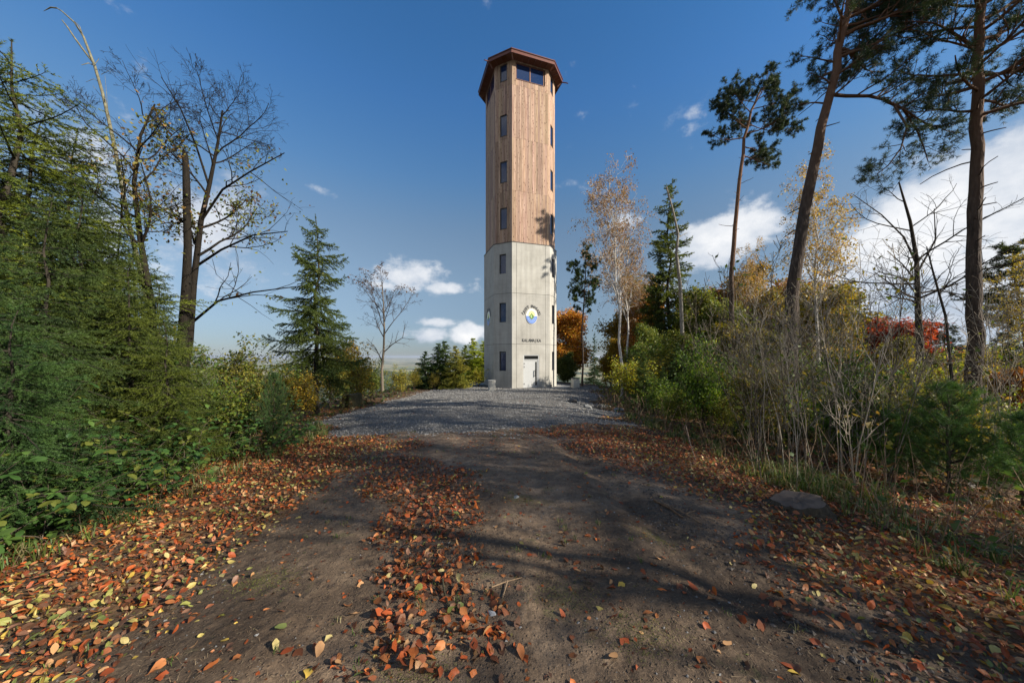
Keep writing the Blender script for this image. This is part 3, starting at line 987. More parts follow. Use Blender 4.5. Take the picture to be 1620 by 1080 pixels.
        for k, ch in enumerate(txt):
            if ch == ' ': continue
            th = R(166) - R(152) * k / (len(txt) - 1)
            x, y = .66 * math.cos(th), .76 * math.sin(th) + .02
            tang = math.atan2(.76 * math.cos(th), -.66 * math.sin(th)) + PI
            letter(ch, e, x, y, tang, .21, M['sign_black'])
        return e
    dg_cache = {}

    def letter(ch, parent, x, y, rot, size, mat, serif=0.0):
        cu = bpy.data.curves.new('letter', 'FONT'); cu.body = ch; cu.size = size * 1.35
        cu.align_x = 'CENTER'; cu.align_y = 'CENTER'; cu.extrude = .010; cu.offset = .006
        cu.resolution_u = 3
        key = (ch, round(size, 3))
        if key not in dg_cache:
            tmp = bpy.data.objects.new('letter', cu)
            COL.objects.link(tmp)
            me = bpy.data.meshes.new_from_object(tmp.evaluated_get(bpy.context.evaluated_depsgraph_get()))
            bpy.data.objects.remove(tmp)
            me.materials.clear(); me.materials.append(mat)
            dg_cache[key] = me
        o = bpy.data.objects.new('letter', dg_cache[key]); COL.objects.link(o); o.parent = parent
        o.location = (x, y, .012); o.rotation_euler = (0, 0, rot)
        return o
    emblem(0, 1.60, 4.72)
    emblem(6, TW - 1.55, 4.72)
    sg = bpy.data.objects.new('name_sign', None); COL.objects.link(sg); sg.parent = T
    sg.matrix_basis = face_mat(0, 1.60, 2.85, 0.0)
    w = 1.58
    for k, ch in enumerate('KALAMAJKA'):
        o = letter(ch, sg, -w / 2 + w * (k + .5) / 9, 0, 0, .21, M['sign_grey'])
        o.scale = (0.92, 1.15, 1)
    return T


tower = build_tower()


def build_apron():
    g = G()
    n = 8
    th = R(18.4)

    def ring(off, z):
        w = (TW + 0.8284 * off) / 2; f = TW / 2 + TN / math.sqrt(2) + off
        pts = [(-w, -f), (w, -f), (f, -w), (f, w), (w, f), (-w, f), (-f, w), (-f, -w)]
        return [(0.64 + x * math.cos(th) - y * math.sin(th), 29.06 + x * math.sin(th) + y * math.cos(th), z) for x, y in pts]
    a, b, c = ring(0.015, TB + .03), ring(1.15, TB + .02), ring(1.15, TB - .5)
    g.add(a + b + c, [[i, i + 8, (i + 1) % 8 + 8, (i + 1) % 8] for i in range(8)] + [[i + 8, i + 16, (i + 1) % 8 + 16, (i + 1) % 8 + 8] for i in range(8)])
    tag(link('concrete_apron', g.mesh('concrete_apron', M['concrete'])), kind='structure')


build_apron()


def bollard(px, Y, w, h, label):
    x = at(px, Y); z = gz1(x, Y)
    t = bpy.data.objects.new('concrete_post', None); COL.objects.link(t); t.location = (x, Y, z - .02); t.rotation_euler = (0, 0, R(14))
    tag(t, label, 'bollard', 'squat concrete posts beside the tower')

    def bx(w, z0, z1, bev):
        a = w / 2; b = a - bev
        out = []
        ring = [(-b, -a), (b, -a), (a, -b), (a, b), (b, a), (-b, a), (-a, b), (-a, -b)]
        v = [(x, y, z0) for x, y in ring] + [(x, y, z1 - bev) for x, y in ring] + [(x * b / a, y * b / a, z1) for x, y in ring]
        g = G(); g.add(v, [[i + 8 * k, (i + 1) % 8 + 8 * k, (i + 1) % 8 + 8 * k + 8, i + 8 * k + 8] for k in (0, 1) for i in range(8)]); g.add(v[16:], [list(range(8))])
        return g
    link('post', bx(w, 0, h, .02).mesh('post', M['concrete']), t, color=(1.4, 1.4, 1.36))
    link('cap', bx(w * 1.06, h + .002, h + .07, .015).mesh('cap', M['joint'] if 'dark' in label else M['concrete']), t, color=(1.35, 1.35, 1.32))


bollard(778, 23.9, .46, .70, 'squat pale concrete post at the near left corner of the tower')
bollard(910, 27.0, .52, .78, 'pale concrete post with a dark cap, right of the tower at the gravel edge')

# ------------------------------------------------------------------ growing things
def perp_dirs(T, ang, az):
    """unit vectors at angle ang from T (n,3), turned by az about it"""
    T = nrm(T)
    ref = np.where(np.abs(T[:, 2:3]) > 0.9, np.array([[1.0, 0, 0]]), np.array([[0, 0, 1.0]]))
    A = nrm(np.cross(T, ref)); B = np.cross(T, A)
    ang = np.asarray(ang)[:, None]; az = np.asarray(az)[:, None]
    return nrm(np.cos(ang) * T + np.sin(ang) * (np.cos(az) * A + np.sin(az) * B))


def sample(path, rad, t):
    n = len(path) - 1
    f = np.clip(t * n, 0, n - 1e-6); i = f.astype(int); w = (f - i)[:, None]
    p = path[i] * (1 - w) + path[i + 1] * w
    return p, nrm(path[i + 1] - path[i]), rad[i] * (1 - w[:, 0]) + rad[i + 1] * w[:, 0]


def curve(rng, p, d, L, r, n, wob, trop, end=0.3):
    """a wandering tapered branch; trop pulls up (+) or down (-)"""
    pts = [np.array(p, float)]; d = np.array(d, float); d /= np.linalg.norm(d)
    for k in range(n - 1):
        d = d + rng.normal(size=3) * wob + np.array([0, 0, trop])
        d /= np.linalg.norm(d)
        pts.append(pts[-1] + d * L / (n - 1))
    return np.array(pts), r * np.linspace(1, end, n)


def limbs(rng, path, rad, levels, store, tips, lvl=0, dmin=0.0035):
    """levels: list of dict(n, t0, t1, ang, ratio, seg, wob, trop, rr)"""
    if lvl >= len(levels): return
    q = levels[lvl]
    n = q['n']; L = np.linalg.norm(np.diff(path, axis=0), axis=1).sum() if 'len' not in q else q['len']
    t = np.sort(q['t0'] + (q.get('t1', 0.98) - q['t0']) * rng.random(n))
    p, T, r = sample(path, rad, t)
    az = rng.random() * 6.28 + np.arange(n) * 2.4 + rng.normal(size=n) * .4
    d = perp_dirs(T, R(q['ang']) * (0.75 + 0.5 * rng.random(n)), az)
    for k in range(n):
        dd = d[k].copy()
        if q.get('flat'): dd[2] *= q['flat']
        l = L * q['ratio'] * (1 - q.get('fall', .5) * (t[k] - q['t0']) / max(1e-3, 1 - q['t0'])) * (0.65 + .7 * rng.random())
        rr = max(dmin, min(r[k] * q.get('rr', .6), l * q.get('lr', .035)))
        pp, ra = curve(rng, p[k], dd, l, rr, q['seg'], q['wob'], q['trop'])
        ra = np.maximum(ra, dmin * .8)
        store[lvl].append((pp, ra))
        if lvl == len(levels) - 1 or q.get('leafy'):
            tips.append(pp)
        limbs(rng, pp, ra, levels, store, tips, lvl + 1, dmin)


def deciduous(seed, trunk, r0, levels, ks=(8, 6, 4, 3, 3), bark='bark_dark', name='bare', r1=None, dmin=.0035, extra=None):
    """returns trunk mesh (trunk and limbs), tips"""
    rng = np.random.default_rng(seed)
    trunk = np.array(trunk, float)
    n = len(trunk)
    rad = r0 * np.linspace(1, (r1 or r0 * .2) / r0, n) ** 0.9
    rad[0] *= 1.25
    store = [[] for _ in range(6)]; tips = []
    limbs(rng, trunk, rad, levels, store, tips, 0, dmin)
    for e in (extra or []):
        pp, rr_ = np.array(e[0], float), np.linspace(e[1], e[1] * .3, len(e[0]))
        store[0].append((pp, rr_)); limbs(rng, pp, rr_, levels[1:], store, tips, 1, dmin) if len(levels) > 1 else None
    g = G()
    tubes(g, [trunk], [rad], ks[0], rough=.12, rng=rng)
    g2 = G()
    for l, s in enumerate(store):
        if s: tubes(g2, [a for a, _ in s], [b for _, b in s], ks[l + 1] if l + 1 < len(ks) else 3)
    return g, g2, tips, rng


def zsel(tips, a, b):
    z = np.array([t[0][2] for t in tips]); lo, hi = np.quantile(z, a), np.quantile(z, b)
    return [t for t in tips if lo <= t[0][2] <= hi]


def tip_points(tips, rng, per):
    out = []
    for p in tips:
        t = 0.25 + .75 * rng.random(per)
        q, _, _ = sample(p, np.ones(len(p)), t)
        out.append(q)
    return np.concatenate(out) if out else np.zeros((0, 3))


def put(name, label, cat, x, y, parts, scale=1.0, rot=0.0, color=None, group=None, dz=0.0, tilt=(0, 0), pcol=None):
    """a plant: Empty at the foot with its part meshes; parts = [(part name, mesh), ...]"""
    o = bpy.data.objects.new(name, None); COL.objects.link(o)
    o.location = (x, y, gz1(x, y) + dz); o.rotation_euler = (tilt[0], tilt[1], rot)
    s = scale if hasattr(scale, '__len__') else (scale,) * 3
    o.scale = s
    tag(o, label, cat, group)
    for pn, me in parts:
        c = bpy.data.objects.new(pn, me); COL.objects.link(c); c.parent = o
        if color is not None and pn in ('crown', 'foliage'): c.color = (*color, 1)
        if pcol is not None and pn not in ('crown', 'foliage'): c.color = (*pcol, 1)
    return o


# ---- spruce
SPR = np.array([[0.020, 0.040, 0.014], [0.032, 0.055, 0.017], [0.045, 0.070, 0.020], [0.060, 0.085, 0.022]])


def spruce(seed, H, Rb, whorl, per, nd_m, nl, nw, base=0.05, droop=0.35, gap=0.0, r0=0.09, power=0.8, twig_sp=0.07, ragged=.25, col=SPR, topbare=0.25):
    rng = np.random.default_rng(seed)
    tr = np.array([[rng.normal() * .012 * H * (k / 10), rng.normal() * .012 * H * (k / 10), H * k / 10] for k in range(11)])
    rad = r0 * np.linspace(1, .06, 11); rad[0] *= 1.3
    gt = G(); tubes(gt, [tr], [rad], 9, rough=.1, rng=rng)
    g = G()
    zs = np.arange(base * H, H * .985, whorl)
    br_p, br_r, tw_p, tw_d, tw_c = [], [], [], [], []
    for z in zs:
        f = z / H
        reach = Rb * (1 - f) ** power * (1.0 if f > .12 else .75 + 2 * f)
        m = max(3, int(per * (0.55 + 0.45 * (1 - f))))
        a0 = rng.random() * 6.28
        for k in range(m):
            if rng.random() < gap: continue
            L = max(.08, reach * (1 - ragged + 1.6 * ragged * rng.random()))
            az = a0 + 6.283 * k / m + rng.normal() * .34
            up = 0.45 * f ** 1.5 + .05 - droop * .4 * (1 - f) + rng.normal() * .17
            d = np.array([math.cos(az), math.sin(az), up])
            zz = z + (rng.random() - .5) * whorl * .8
            p0, _, _ = sample(tr, rad, np.array([min(.999, max(0, zz / H))]))
            n = 7
            pts = [p0[0]]
            dd = d / np.linalg.norm(d)
            for q in range(n - 1):
                dd = dd + np.array([0, 0, (-droop * .16 if q < 3 else droop * .20)]) + rng.normal(size=3) * .06
                dd /= np.linalg.norm(dd); pts.append(pts[-1] + dd * L / (n - 1))
            pts = np.array(pts); br_p.append(pts); br_r.append(np.linspace(max(.004, .012 * L + .003), .0025, n))
            ntw = max(3, int(L / twig_sp))
            t = np.linspace(.12, 1, ntw)
            P, T, _ = sample(pts, np.ones(n), t)
            side = nrm(np.cross(T, np.array([[0, 0, 1.0]])))
            roll = rng.normal() * .5; side = nrm(side * math.cos(roll) + np.cross(T, side) * math.sin(roll))
            shade = rng.integers(0, len(col)) * .5
            for sgn in (-1, 1):
                ln = L * .42 * (1 - t * .75) * (.6 + .8 * rng.random(ntw)) + .05
                ln = np.minimum(ln, .55)
                dirs = nrm(T * .75 + sgn * side * .75 + np.array([[0, 0, -.33 * droop * 1.5]]) + rng.normal(size=(ntw, 3)) * np.array([.2, .2, .32]))
                for j in range(ntw):
                    k2 = max(2, int(ln[j] * nd_m / 6 * (.85 + .9 * f)))
                    s = (np.arange(k2) + rng.random(k2)) / k2
                    pp = P[j] + dirs[j] * (ln[j] * s)[:, None] + np.array([0, 0, -.16 * droop]) * ((ln[j] * s) ** 1.6)[:, None]
                    tw_p.append(pp); tw_d.append(np.tile(dirs[j], (k2, 1)))
                    tipf = (0.35 + .65 * s) * (0.75 + .5 * f)
                    ci = np.clip(shade + tipf * 1.9 + rng.random() * .6, 0, 2.99)
                    i0 = ci.astype(int); w = (ci - i0)[:, None]
                    tw_c.append(col[i0] * (1 - w) + col[i0 + 1] * w)
            # axis needles
            k2 = max(3, int(L * nd_m / 6)); s = rng.random(k2)
            pp, TT, _ = sample(pts, np.ones(n), s); tw_p.append(pp); tw_d.append(TT); tw_c.append(np.tile(col[1], (k2, 1)))
    s = 1 - rng.random(int(nd_m * H * topbare / 4)) * topbare
    pp, TT, _ = sample(tr, rad, np.clip(s, 0, .999)); tw_p.append(pp); tw_d.append(TT); tw_c.append(np.tile(col[2], (len(pp), 1)))
    needles(g, np.concatenate(tw_p), np.concatenate(tw_d), 6, nl, nw, 0.75, np.concatenate(tw_c), rng, .2, jit=6.0 / nd_m)
    tubes(gt, br_p, br_r, 3)
    return [('trunk', gt.mesh('spruce_trunk', M['bark_dark'], True)), ('crown', g.mesh('spruce_crown', M['needle']))]


# ---- pine
PIN = np.array([[0.018, 0.034, 0.018], [0.030, 0.050, 0.022], [0.048, 0.072, 0.026], [0.070, 0.095, 0.030]])


def pine_limb(rng, p0, d, L, r, wood, tp, td, dens=1.0, trop=0.05, spread=.36, n=9, pts=None):
    if pts is None:
        path, rad = curve(rng, p0, d, L, r, n, .11, trop, .25)
    else:
        path = np.array(pts, float); rad = np.linspace(r, r * .3, len(path)); L = np.linalg.norm(np.diff(path, axis=0), axis=1).sum()
    wood.append((path, rad))
    m = max(5, int(L / .115 * dens))
    t = .22 + .78 * rng.random(m) ** .8
    P, T, rr = sample(path, rad, t)
    dirs = perp_dirs(T, R(38) + R(30) * rng.random(m), rng.random(m) * 6.28)
    dirs[:, 2] = dirs[:, 2] * .6 + .16
    for j in range(m):
        l2 = (L * spread * (1.15 - t[j] * .6) * (.5 + .7 * rng.random()) + .10)
        p2, r2 = curve(rng, P[j], dirs[j], l2, max(.005, rr[j] * .5), 6, .16, .05, .4)
        wood.append((p2, np.maximum(r2, .004)))
        m3 = max(3, int(l2 / .10))
        t3 = .3 + .7 * rng.random(m3)
        P3, T3, _ = sample(p2, r2, t3)
        d3 = perp_dirs(T3, R(30) + R(35) * rng.random(m3), rng.random(m3) * 6.28); d3[:, 2] += .35; d3 = nrm(d3)
        l3 = .10 + .14 * rng.random(m3)
        tp.append(P3 + d3 * l3[:, None]); td.append(d3)
        tp.append(P3 + d3 * l3[:, None] * .45); td.append(d3)
        tp.append(p2[-1:]); td.append(nrm(p2[-1:] - p2[-2:-1]))


def pine(seed, trunk, r0, r1, specs, nk=16, nl=.075, nw=.005, explicit=(), stubs=0, stubrange=(.3, .7), bark='bark_pine', col=PIN, zmin=0):
    """specs: list of (t along the trunk, azimuth deg, elevation deg, length)"""
    rng = np.random.default_rng(seed)
    trunk = np.array(trunk, float); n = len(trunk)
    # refine
    tt = np.linspace(0, 1, 3 * (n - 1) + 1); tr, _, _ = sample(trunk, np.ones(n), tt)
    tr[1:-1] += rng.normal(size=(len(tr) - 2, 3)) * r0 * .12
    rad = np.linspace(r0, r1, len(tr)); rad[0] *= 1.25
    g1 = G(); tubes(g1, [tr], [rad], 12, rough=.10, rng=rng)
    wood, tp, td = [], [], []
    for t, az, el, L in specs:
        p, _, rr = sample(tr, rad, np.array([t]))
        d = np.array([math.cos(R(az)) * math.cos(R(el)), math.sin(R(az)) * math.cos(R(el)), math.sin(R(el))])
        pine_limb(rng, p[0], d, L, min(rr[0] * .55, .02 + L * .016), wood, tp, td)
    for pts, r, spread in explicit:
        pine_limb(rng, None, None, None, r, wood, tp, td, 1.15, 0, spread, pts=pts)
    tubes(g1, [a for a, _ in wood], [b for _, b in wood], 4)
    for k in range(stubs):
        t = stubrange[0] + (stubrange[1] - stubrange[0]) * rng.random()
        p, _, rr = sample(tr, rad, np.array([t])); az = rng.random() * 6.28
        pp, ra = curve(rng, p[0], [math.cos(az), math.sin(az), .1 + .3 * rng.random()], rr[0] * 1.3 + .15 + .9 * rng.random() ** 3, .014 + rr[0] * .06, 5, .16, -.03, .5)
        tubes(g1, [pp], [ra], 4, col=(.55, .5, .47))
    g2 = G()
    P = np.concatenate(tp); D = np.concatenate(td)
    P = P + rng.normal(size=P.shape) * .01
    ci = rng.random(len(P)) ** 1.3 * 2.9; i0 = ci.astype(int); w = (ci - i0)[:, None]
    c = col[i0] * (1 - w) + col[i0 + 1] * w
    needles(g2, P, D, nk, nl, nw, .95, c, rng, .18, jit=.09)
    return [('trunk', g1.mesh('pine_trunk', M[bark], True)), ('crown', g2.mesh('pine_crown', M['needle']))]


def crown_specs(rng, t0, t1, n, Lmax, shape='round', lean=0.0, elo=5, ehi=35):
    out = []
    for k in range(n):
        f = k / max(1, n - 1); t = t0 + (t1 - t0) * f
        prof = (0.55 + 1.1 * f * (1 - f) * 2) * (1 - f ** 3 * .6) if shape == 'round' else (1 - f * .85)
        az = k * 137.5 + rng.normal() * 25
        L = Lmax * prof * (.7 + .5 * rng.random()) * (1 + lean * math.cos(R(az)))
        out.append((t, az, elo + (ehi - elo) * f + rng.normal() * 8, max(.4, L)))
    return out


# ---- broadleaf crowns and shrubs
def leafy(seed, H, r0, levels, cols, size, per, bark='bark_grey', spread=.06, down=.3, wob=.02, name='tree', simple=True, lean=(0, 0), ks=(8, 5, 4, 3), multi=1, dmin=.0035, each=1):
    rng = np.random.default_rng(seed)
    gt, gc = G(), G()
    alltips = []
    for s in range(multi):
        a = 6.28 * s / multi + rng.random()
        dx, dy = (lean if multi == 1 else (math.cos(a) * .22 * H * rng.random() * 1.4, math.sin(a) * .22 * H * rng.random() * 1.4))
        n = 9
        h = H * (1 if multi == 1 else .6 + .4 * rng.random())
        tr = np.array([[dx * (k / 8) ** 1.2 + rng.normal() * wob * H * (k > 0), dy * (k / 8) ** 1.2 + rng.normal() * wob * H * (k > 0), h * k / 8] for k in range(n)])
        rad = r0 * np.linspace(1, .15, n); rad[0] *= 1.2
        store = [[] for _ in range(5)]; tips = []
        limbs(rng, tr, rad, levels, store, tips, 0, dmin)
        tips.append(tr[-3:])
        tubes(gt, [tr], [rad], ks[0], rough=.1, rng=rng)
        for l, st in enumerate(store):
            if st: tubes(gt, [p for p, _ in st], [q for _, q in st], ks[min(l + 1, 3)])
        alltips += tips
    P = tip_points(alltips, rng, per)
    parts = [('trunk', gt.mesh(name + '_wood', M[bark], True))]
    if len(P):
        rnd_leaves(gc, P, size, cols, rng, down, each, spread, simple)
        parts.append(('crown', gc.mesh(name + '_leaves', M['leaf'])))
    return parts


YEL = [[.30, .24, .03], [.22, .19, .03], [.34, .22, .03], [.14, .15, .03]]
ORA = [[.36, .15, .025], [.28, .10, .02], [.34, .20, .03], [.20, .09, .02]]
REDC = [[.33, .055, .025], [.25, .04, .02], [.36, .13, .03], [.16, .03, .02]]
GRN = [[.07, .11, .02], [.10, .14, .025], [.15, .17, .03], [.05, .08, .02]]
YGR = [[.16, .18, .03], [.22, .20, .035], [.10, .13, .025], [.26, .22, .05]]
BIR = [[.30, .19, .09], [.26, .15, .08], [.22, .16, .06], [.33, .24, .10]]
BRN = [[.14, .06, .025], [.10, .045, .02], [.18, .10, .04]]

# ------------------------------------------------------------------ trees on the left
SPRN = np.array([[0.013, 0.026, 0.009], [0.027, 0.047, 0.013], [0.045, 0.070, 0.017], [0.075, 0.105, 0.022]])
near_spruce = spruce(11, 4.2, 1.55, .18, 8, 235, .028, .0066, base=.03, droop=.95, r0=.05, twig_sp=.055, ragged=.4, col=SPRN)
near_spruce2 = spruce(12, 6.6, 1.7, .24, 9, 150, .034, .0085, base=.08, droop=.8, r0=.075, twig_sp=.072, ragged=.4, gap=.03, power=.52, col=SPRN)
LT = 'young spruces crowding the left verge'
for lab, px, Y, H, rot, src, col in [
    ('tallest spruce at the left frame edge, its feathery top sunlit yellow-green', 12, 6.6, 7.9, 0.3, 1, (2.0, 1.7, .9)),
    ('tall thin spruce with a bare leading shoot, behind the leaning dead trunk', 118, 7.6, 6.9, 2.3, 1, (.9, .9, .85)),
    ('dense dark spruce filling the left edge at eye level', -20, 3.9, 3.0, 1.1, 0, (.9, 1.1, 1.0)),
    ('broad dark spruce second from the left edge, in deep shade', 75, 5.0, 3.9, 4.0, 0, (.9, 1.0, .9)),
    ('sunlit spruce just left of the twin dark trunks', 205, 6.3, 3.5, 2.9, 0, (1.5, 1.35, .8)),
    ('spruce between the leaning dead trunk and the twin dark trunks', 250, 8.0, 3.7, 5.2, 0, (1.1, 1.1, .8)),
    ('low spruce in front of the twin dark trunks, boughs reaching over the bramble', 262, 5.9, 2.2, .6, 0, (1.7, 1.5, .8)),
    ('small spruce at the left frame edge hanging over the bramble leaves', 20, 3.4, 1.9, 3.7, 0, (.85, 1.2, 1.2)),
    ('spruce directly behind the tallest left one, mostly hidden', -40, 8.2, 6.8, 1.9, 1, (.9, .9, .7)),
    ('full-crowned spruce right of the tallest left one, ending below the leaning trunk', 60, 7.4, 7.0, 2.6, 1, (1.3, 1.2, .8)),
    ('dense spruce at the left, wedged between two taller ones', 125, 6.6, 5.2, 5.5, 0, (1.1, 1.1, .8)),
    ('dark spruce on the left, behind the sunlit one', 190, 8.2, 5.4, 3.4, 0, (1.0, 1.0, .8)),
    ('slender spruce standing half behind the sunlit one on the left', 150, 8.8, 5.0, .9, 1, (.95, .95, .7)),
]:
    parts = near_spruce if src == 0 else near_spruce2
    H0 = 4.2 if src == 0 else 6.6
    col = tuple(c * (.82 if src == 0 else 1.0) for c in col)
    s = (H + .5) / H0
    wd = 1.45 if 'tallest' in lab else 1.0
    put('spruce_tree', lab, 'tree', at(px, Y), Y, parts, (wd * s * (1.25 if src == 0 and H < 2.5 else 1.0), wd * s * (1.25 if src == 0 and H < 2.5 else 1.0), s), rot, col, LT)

# twin dark trunks with a bare crown, one stem snapped off
lv = [dict(n=15, t0=.35, ang=50, ratio=.27, seg=8, wob=.13, trop=.05, rr=.55, fall=.3),
      dict(n=9, t0=.2, ang=42, ratio=.5, seg=6, wob=.16, trop=.04, rr=.6),
      dict(n=6, t0=.2, ang=42, ratio=.5, seg=5, wob=.2, trop=.03, rr=.6),
      dict(n=3, t0=.2, ang=40, ratio=.5, seg=4, wob=.2, trop=.0, rr=.7)]
Yd = 9.0


def lp(px, py, Y, X0, Y0):
    """pixel of the photograph at depth Y, as a point relative to the foot (X0, Y0)"""
    return [at(px, Y) - X0, Y - Y0, hgt(py, Y) - gz1(X0, Y0)]


X0 = at(286, Yd)
g1, g2, tips, rng = deciduous(21, [lp(286, 610, Yd, X0, Yd), lp(300, 540, Yd, X0, Yd), lp(306, 450, Yd + .1, X0, Yd), lp(318, 350, Yd + .2, X0, Yd), lp(332, 290, Yd + .2, X0, Yd), lp(345, 225, Yd + .3, X0, Yd), lp(352, 175, Yd + .3, X0, Yd)],
                              .095, lv, bark='bark_dark', r1=.016, extra=[
    ([lp(318, 350, Yd + .2, X0, Yd), lp(352, 300, Yd, X0, Yd), lp(395, 272, Yd - .2, X0, Yd), lp(450, 242, Yd - .3, X0, Yd)], .035),
    ([lp(312, 420, Yd + .2, X0, Yd), lp(350, 395, Yd, X0, Yd), lp(400, 372, Yd - .2, X0, Yd), lp(455, 366, Yd - .3, X0, Yd)], .035),
    ([lp(304, 510, Yd + .2, X0, Yd), lp(345, 476, Yd, X0, Yd), lp(400, 462, Yd - .2, X0, Yd), lp(478, 452, Yd - .3, X0, Yd)], .035),
    ([lp(330, 292, Yd + .2, X0, Yd), lp(310, 230, Yd, X0, Yd), lp(285, 170, Yd - .2, X0, Yd), lp(255, 122, Yd - .3, X0, Yd)], .028)])
rad2 = np.linspace(.115, .062, 9)
st = np.array([lp(p, q, Yd - .15, X0, Yd) for p, q in [(280, 612), (287, 560), (291, 500), (295, 440), (297, 390), (296, 340), (295, 300), (294, 265), (293, 246)]])
tubes(g1, [st], [rad2], 9, rough=.2, rng=rng)
sp_ = np.array([st[-1], st[-1] + [-.03, 0, .12], st[-1] + [-.07, 0, .2]])
tubes(g1, [sp_], [np.array([.06, .03, .008])], 5)
gl = G(); lowtips = zsel(tips, 0, .55)
rnd_leaves(gl, tip_points(zsel(tips, 0, .4), rng, 2), .085, [[.16, .17, .03], [.20, .19, .03], [.10, .12, .02], [.12, .06, .02]], rng, .5, 1, .14)
put('bare_tree', 'nearly bare tree with twin dark trunks, one snapped off short', 'tree', X0, Yd,
    [('trunk', g1.mesh('twin_trunk', M['bark_dark'], True)), ('branches', g2.mesh('twin_branches', M['bark_dark'], True)), ('crown', gl.mesh('twin_leaves', M['leaf']))], pcol=(.36, .33, .3))

# second bare tree, further left
Yd = 8.2
X0 = at(235, Yd)
lv2 = [dict(n=13, t0=.35, ang=48, ratio=.28, seg=8, wob=.14, trop=.05, rr=.55, fall=.3), dict(n=8, t0=.2, ang=45, ratio=.5, seg=6, wob=.17, trop=.04, rr=.6), dict(n=6, t0=.2, ang=42, ratio=.5, seg=5, wob=.2, trop=.02, rr=.6), dict(n=3, t0=.2, ang=40, ratio=.5, seg=4, wob=.2, trop=.0, rr=.7)]
g1, g2, tips, rng = deciduous(22, [lp(248, 600, Yd, X0, Yd), lp(240, 480, Yd, X0, Yd), lp(222, 380, Yd, X0, Yd), lp(212, 290, Yd, X0, Yd), lp(222, 215, Yd, X0, Yd), lp(245, 165, Yd, X0, Yd)], .075, lv2, r1=.014)
gl = G(); rnd_leaves(gl, tip_points(zsel(tips, 0, .4), rng, 1), .08, [[.22, .19, .04], [.14, .15, .03], [.26, .15, .04]], rng, .5, 1, .12)
put('bare_tree', 'thinner bare tree tangled behind the leaning dead trunk, a few yellow leaves low down', 'tree', X0, Yd,
    [('trunk', g1.mesh('bare_trunk', M['bark_dark'], True)), ('branches', g2.mesh('bare_branches', M['bark_dark'], True)), ('crown', gl.mesh('bare_leaves', M['leaf']))], pcol=(.45, .42, .38))

# leaning pale dead trunk with forked, hooked top
Yd = 8.6
X0 = at(250, Yd)
pth = [lp(a, b, Yd, X0, Yd) for a, b in [(262, 610), (235, 480), (205, 360), (183, 240), (172, 190), (163, 150), (150, 105), (132, 58), (118, 36), (98, 18), (90, 13)]]
rr = np.array([.06, .055, .046, .038, .034, .031, .027, .022, .018, .013, .009])
g1 = G(); rng = np.random.default_rng(5)
tubes(g1, [np.array(pth)], [rr], 8, rough=.1, rng=rng)
tubes(g1, [np.array([lp(a, b, Yd, X0, Yd) for a, b in [(148, 100), (134, 82), (118, 60), (106, 42), (98, 32)]])], [np.array([.022, .02, .018, .014, .010])], 6)
tubes(g1, [np.array([lp(a, b, Yd, X0, Yd) for a, b in [(90, 13), (80, 12), (69, 18)]])], [np.array([.016, .016, .004])], 6)
for pts, r in [([(132, 58), (126, 42), (118, 34)], .011), ([(150, 104), (140, 100), (129, 103)], .014), ([(150, 102), (156, 94), (156, 92)], .008),
               ([(158, 130), (148, 125), (136, 130)], .008), ([(160, 118), (172, 112), (188, 120)], .006), ([(168, 160), (158, 150), (147, 136)], .008), ([(172, 190), (170, 165), (166, 120)], .006)]:
    p = np.array([lp(a, b, Yd + rng.normal() * .1, X0, Yd) for a, b in pts]); tubes(g1, [p], [np.linspace(r, r * .5, 3)], 5)
put('dead_tree', 'pale leaning dead trunk with a forked hooked tip, top left against the sky', 'tree', X0, Yd, [('trunk', g1.mesh('dead_trunk', M['bark_grey'], True))], pcol=(.72, .74, .58))

# lone spruce and thin bare rowan on the plateau edge
lone = spruce(31, 8.2, 2.1, .30, 8, 125, .055, .017, base=.22, droop=.75, r0=.11, twig_sp=.065, ragged=.45, gap=.12, power=.62)
put('spruce_tree', 'lone ragged spruce with drooping boughs at the plateau edge, left of the tower', 'tree', at(500, 14), 14, lone, 1.0, 1.7, (1.4, 1.3, .85))
Yd = 19
X0 = at(605, Yd)
lv3 = [dict(n=9, t0=.40, ang=40, ratio=.42, seg=7, wob=.10, trop=.07, rr=.5, fall=.35), dict(n=8, t0=.2, ang=42, ratio=.45, seg=6, wob=.14, trop=.05, rr=.6), dict(n=6, t0=.2, ang=42, ratio=.5, seg=5, wob=.18, trop=.02, rr=.6), dict(n=3, t0=.2, ang=40, ratio=.5, seg=4, wob=.2, trop=0, rr=.7)]
g1, g2, tips, rng = deciduous(33, [lp(605, 618, Yd, X0, Yd), lp(604, 585, Yd, X0, Yd), lp(607, 555, Yd, X0, Yd), lp(608, 520, Yd, X0, Yd), lp(607, 485, Yd, X0, Yd), lp(604, 445, Yd, X0, Yd)], .085, lv3, r1=.02, dmin=.005, extra=[
    ([lp(606, 558, Yd, X0, Yd), lp(620, 545, Yd, X0, Yd), lp(637, 534, Yd, X0, Yd), lp(641, 512, Yd, X0, Yd)], .035), ([lp(604, 570, Yd, X0, Yd), lp(594, 550, Yd, X0, Yd), lp(580, 535, Yd, X0, Yd)], .03)])
gl = G(); rnd_leaves(gl, tip_points(zsel(tips, .5, 1)[::2], rng, 1), .10, BRN, rng, .3, 1, .05)
put('rowan_tree', 'small bare tree forking low, between the lone spruce and the tower', 'tree', X0, Yd,
    [('trunk', g1.mesh('rowan_trunk', M['bark_grey'], True)), ('branches', g2.mesh('rowan_branches', M['bark_twig'], True)), ('crown', gl.mesh('rowan_leaves', M['leaf']))], pcol=(.62, .56, .5))

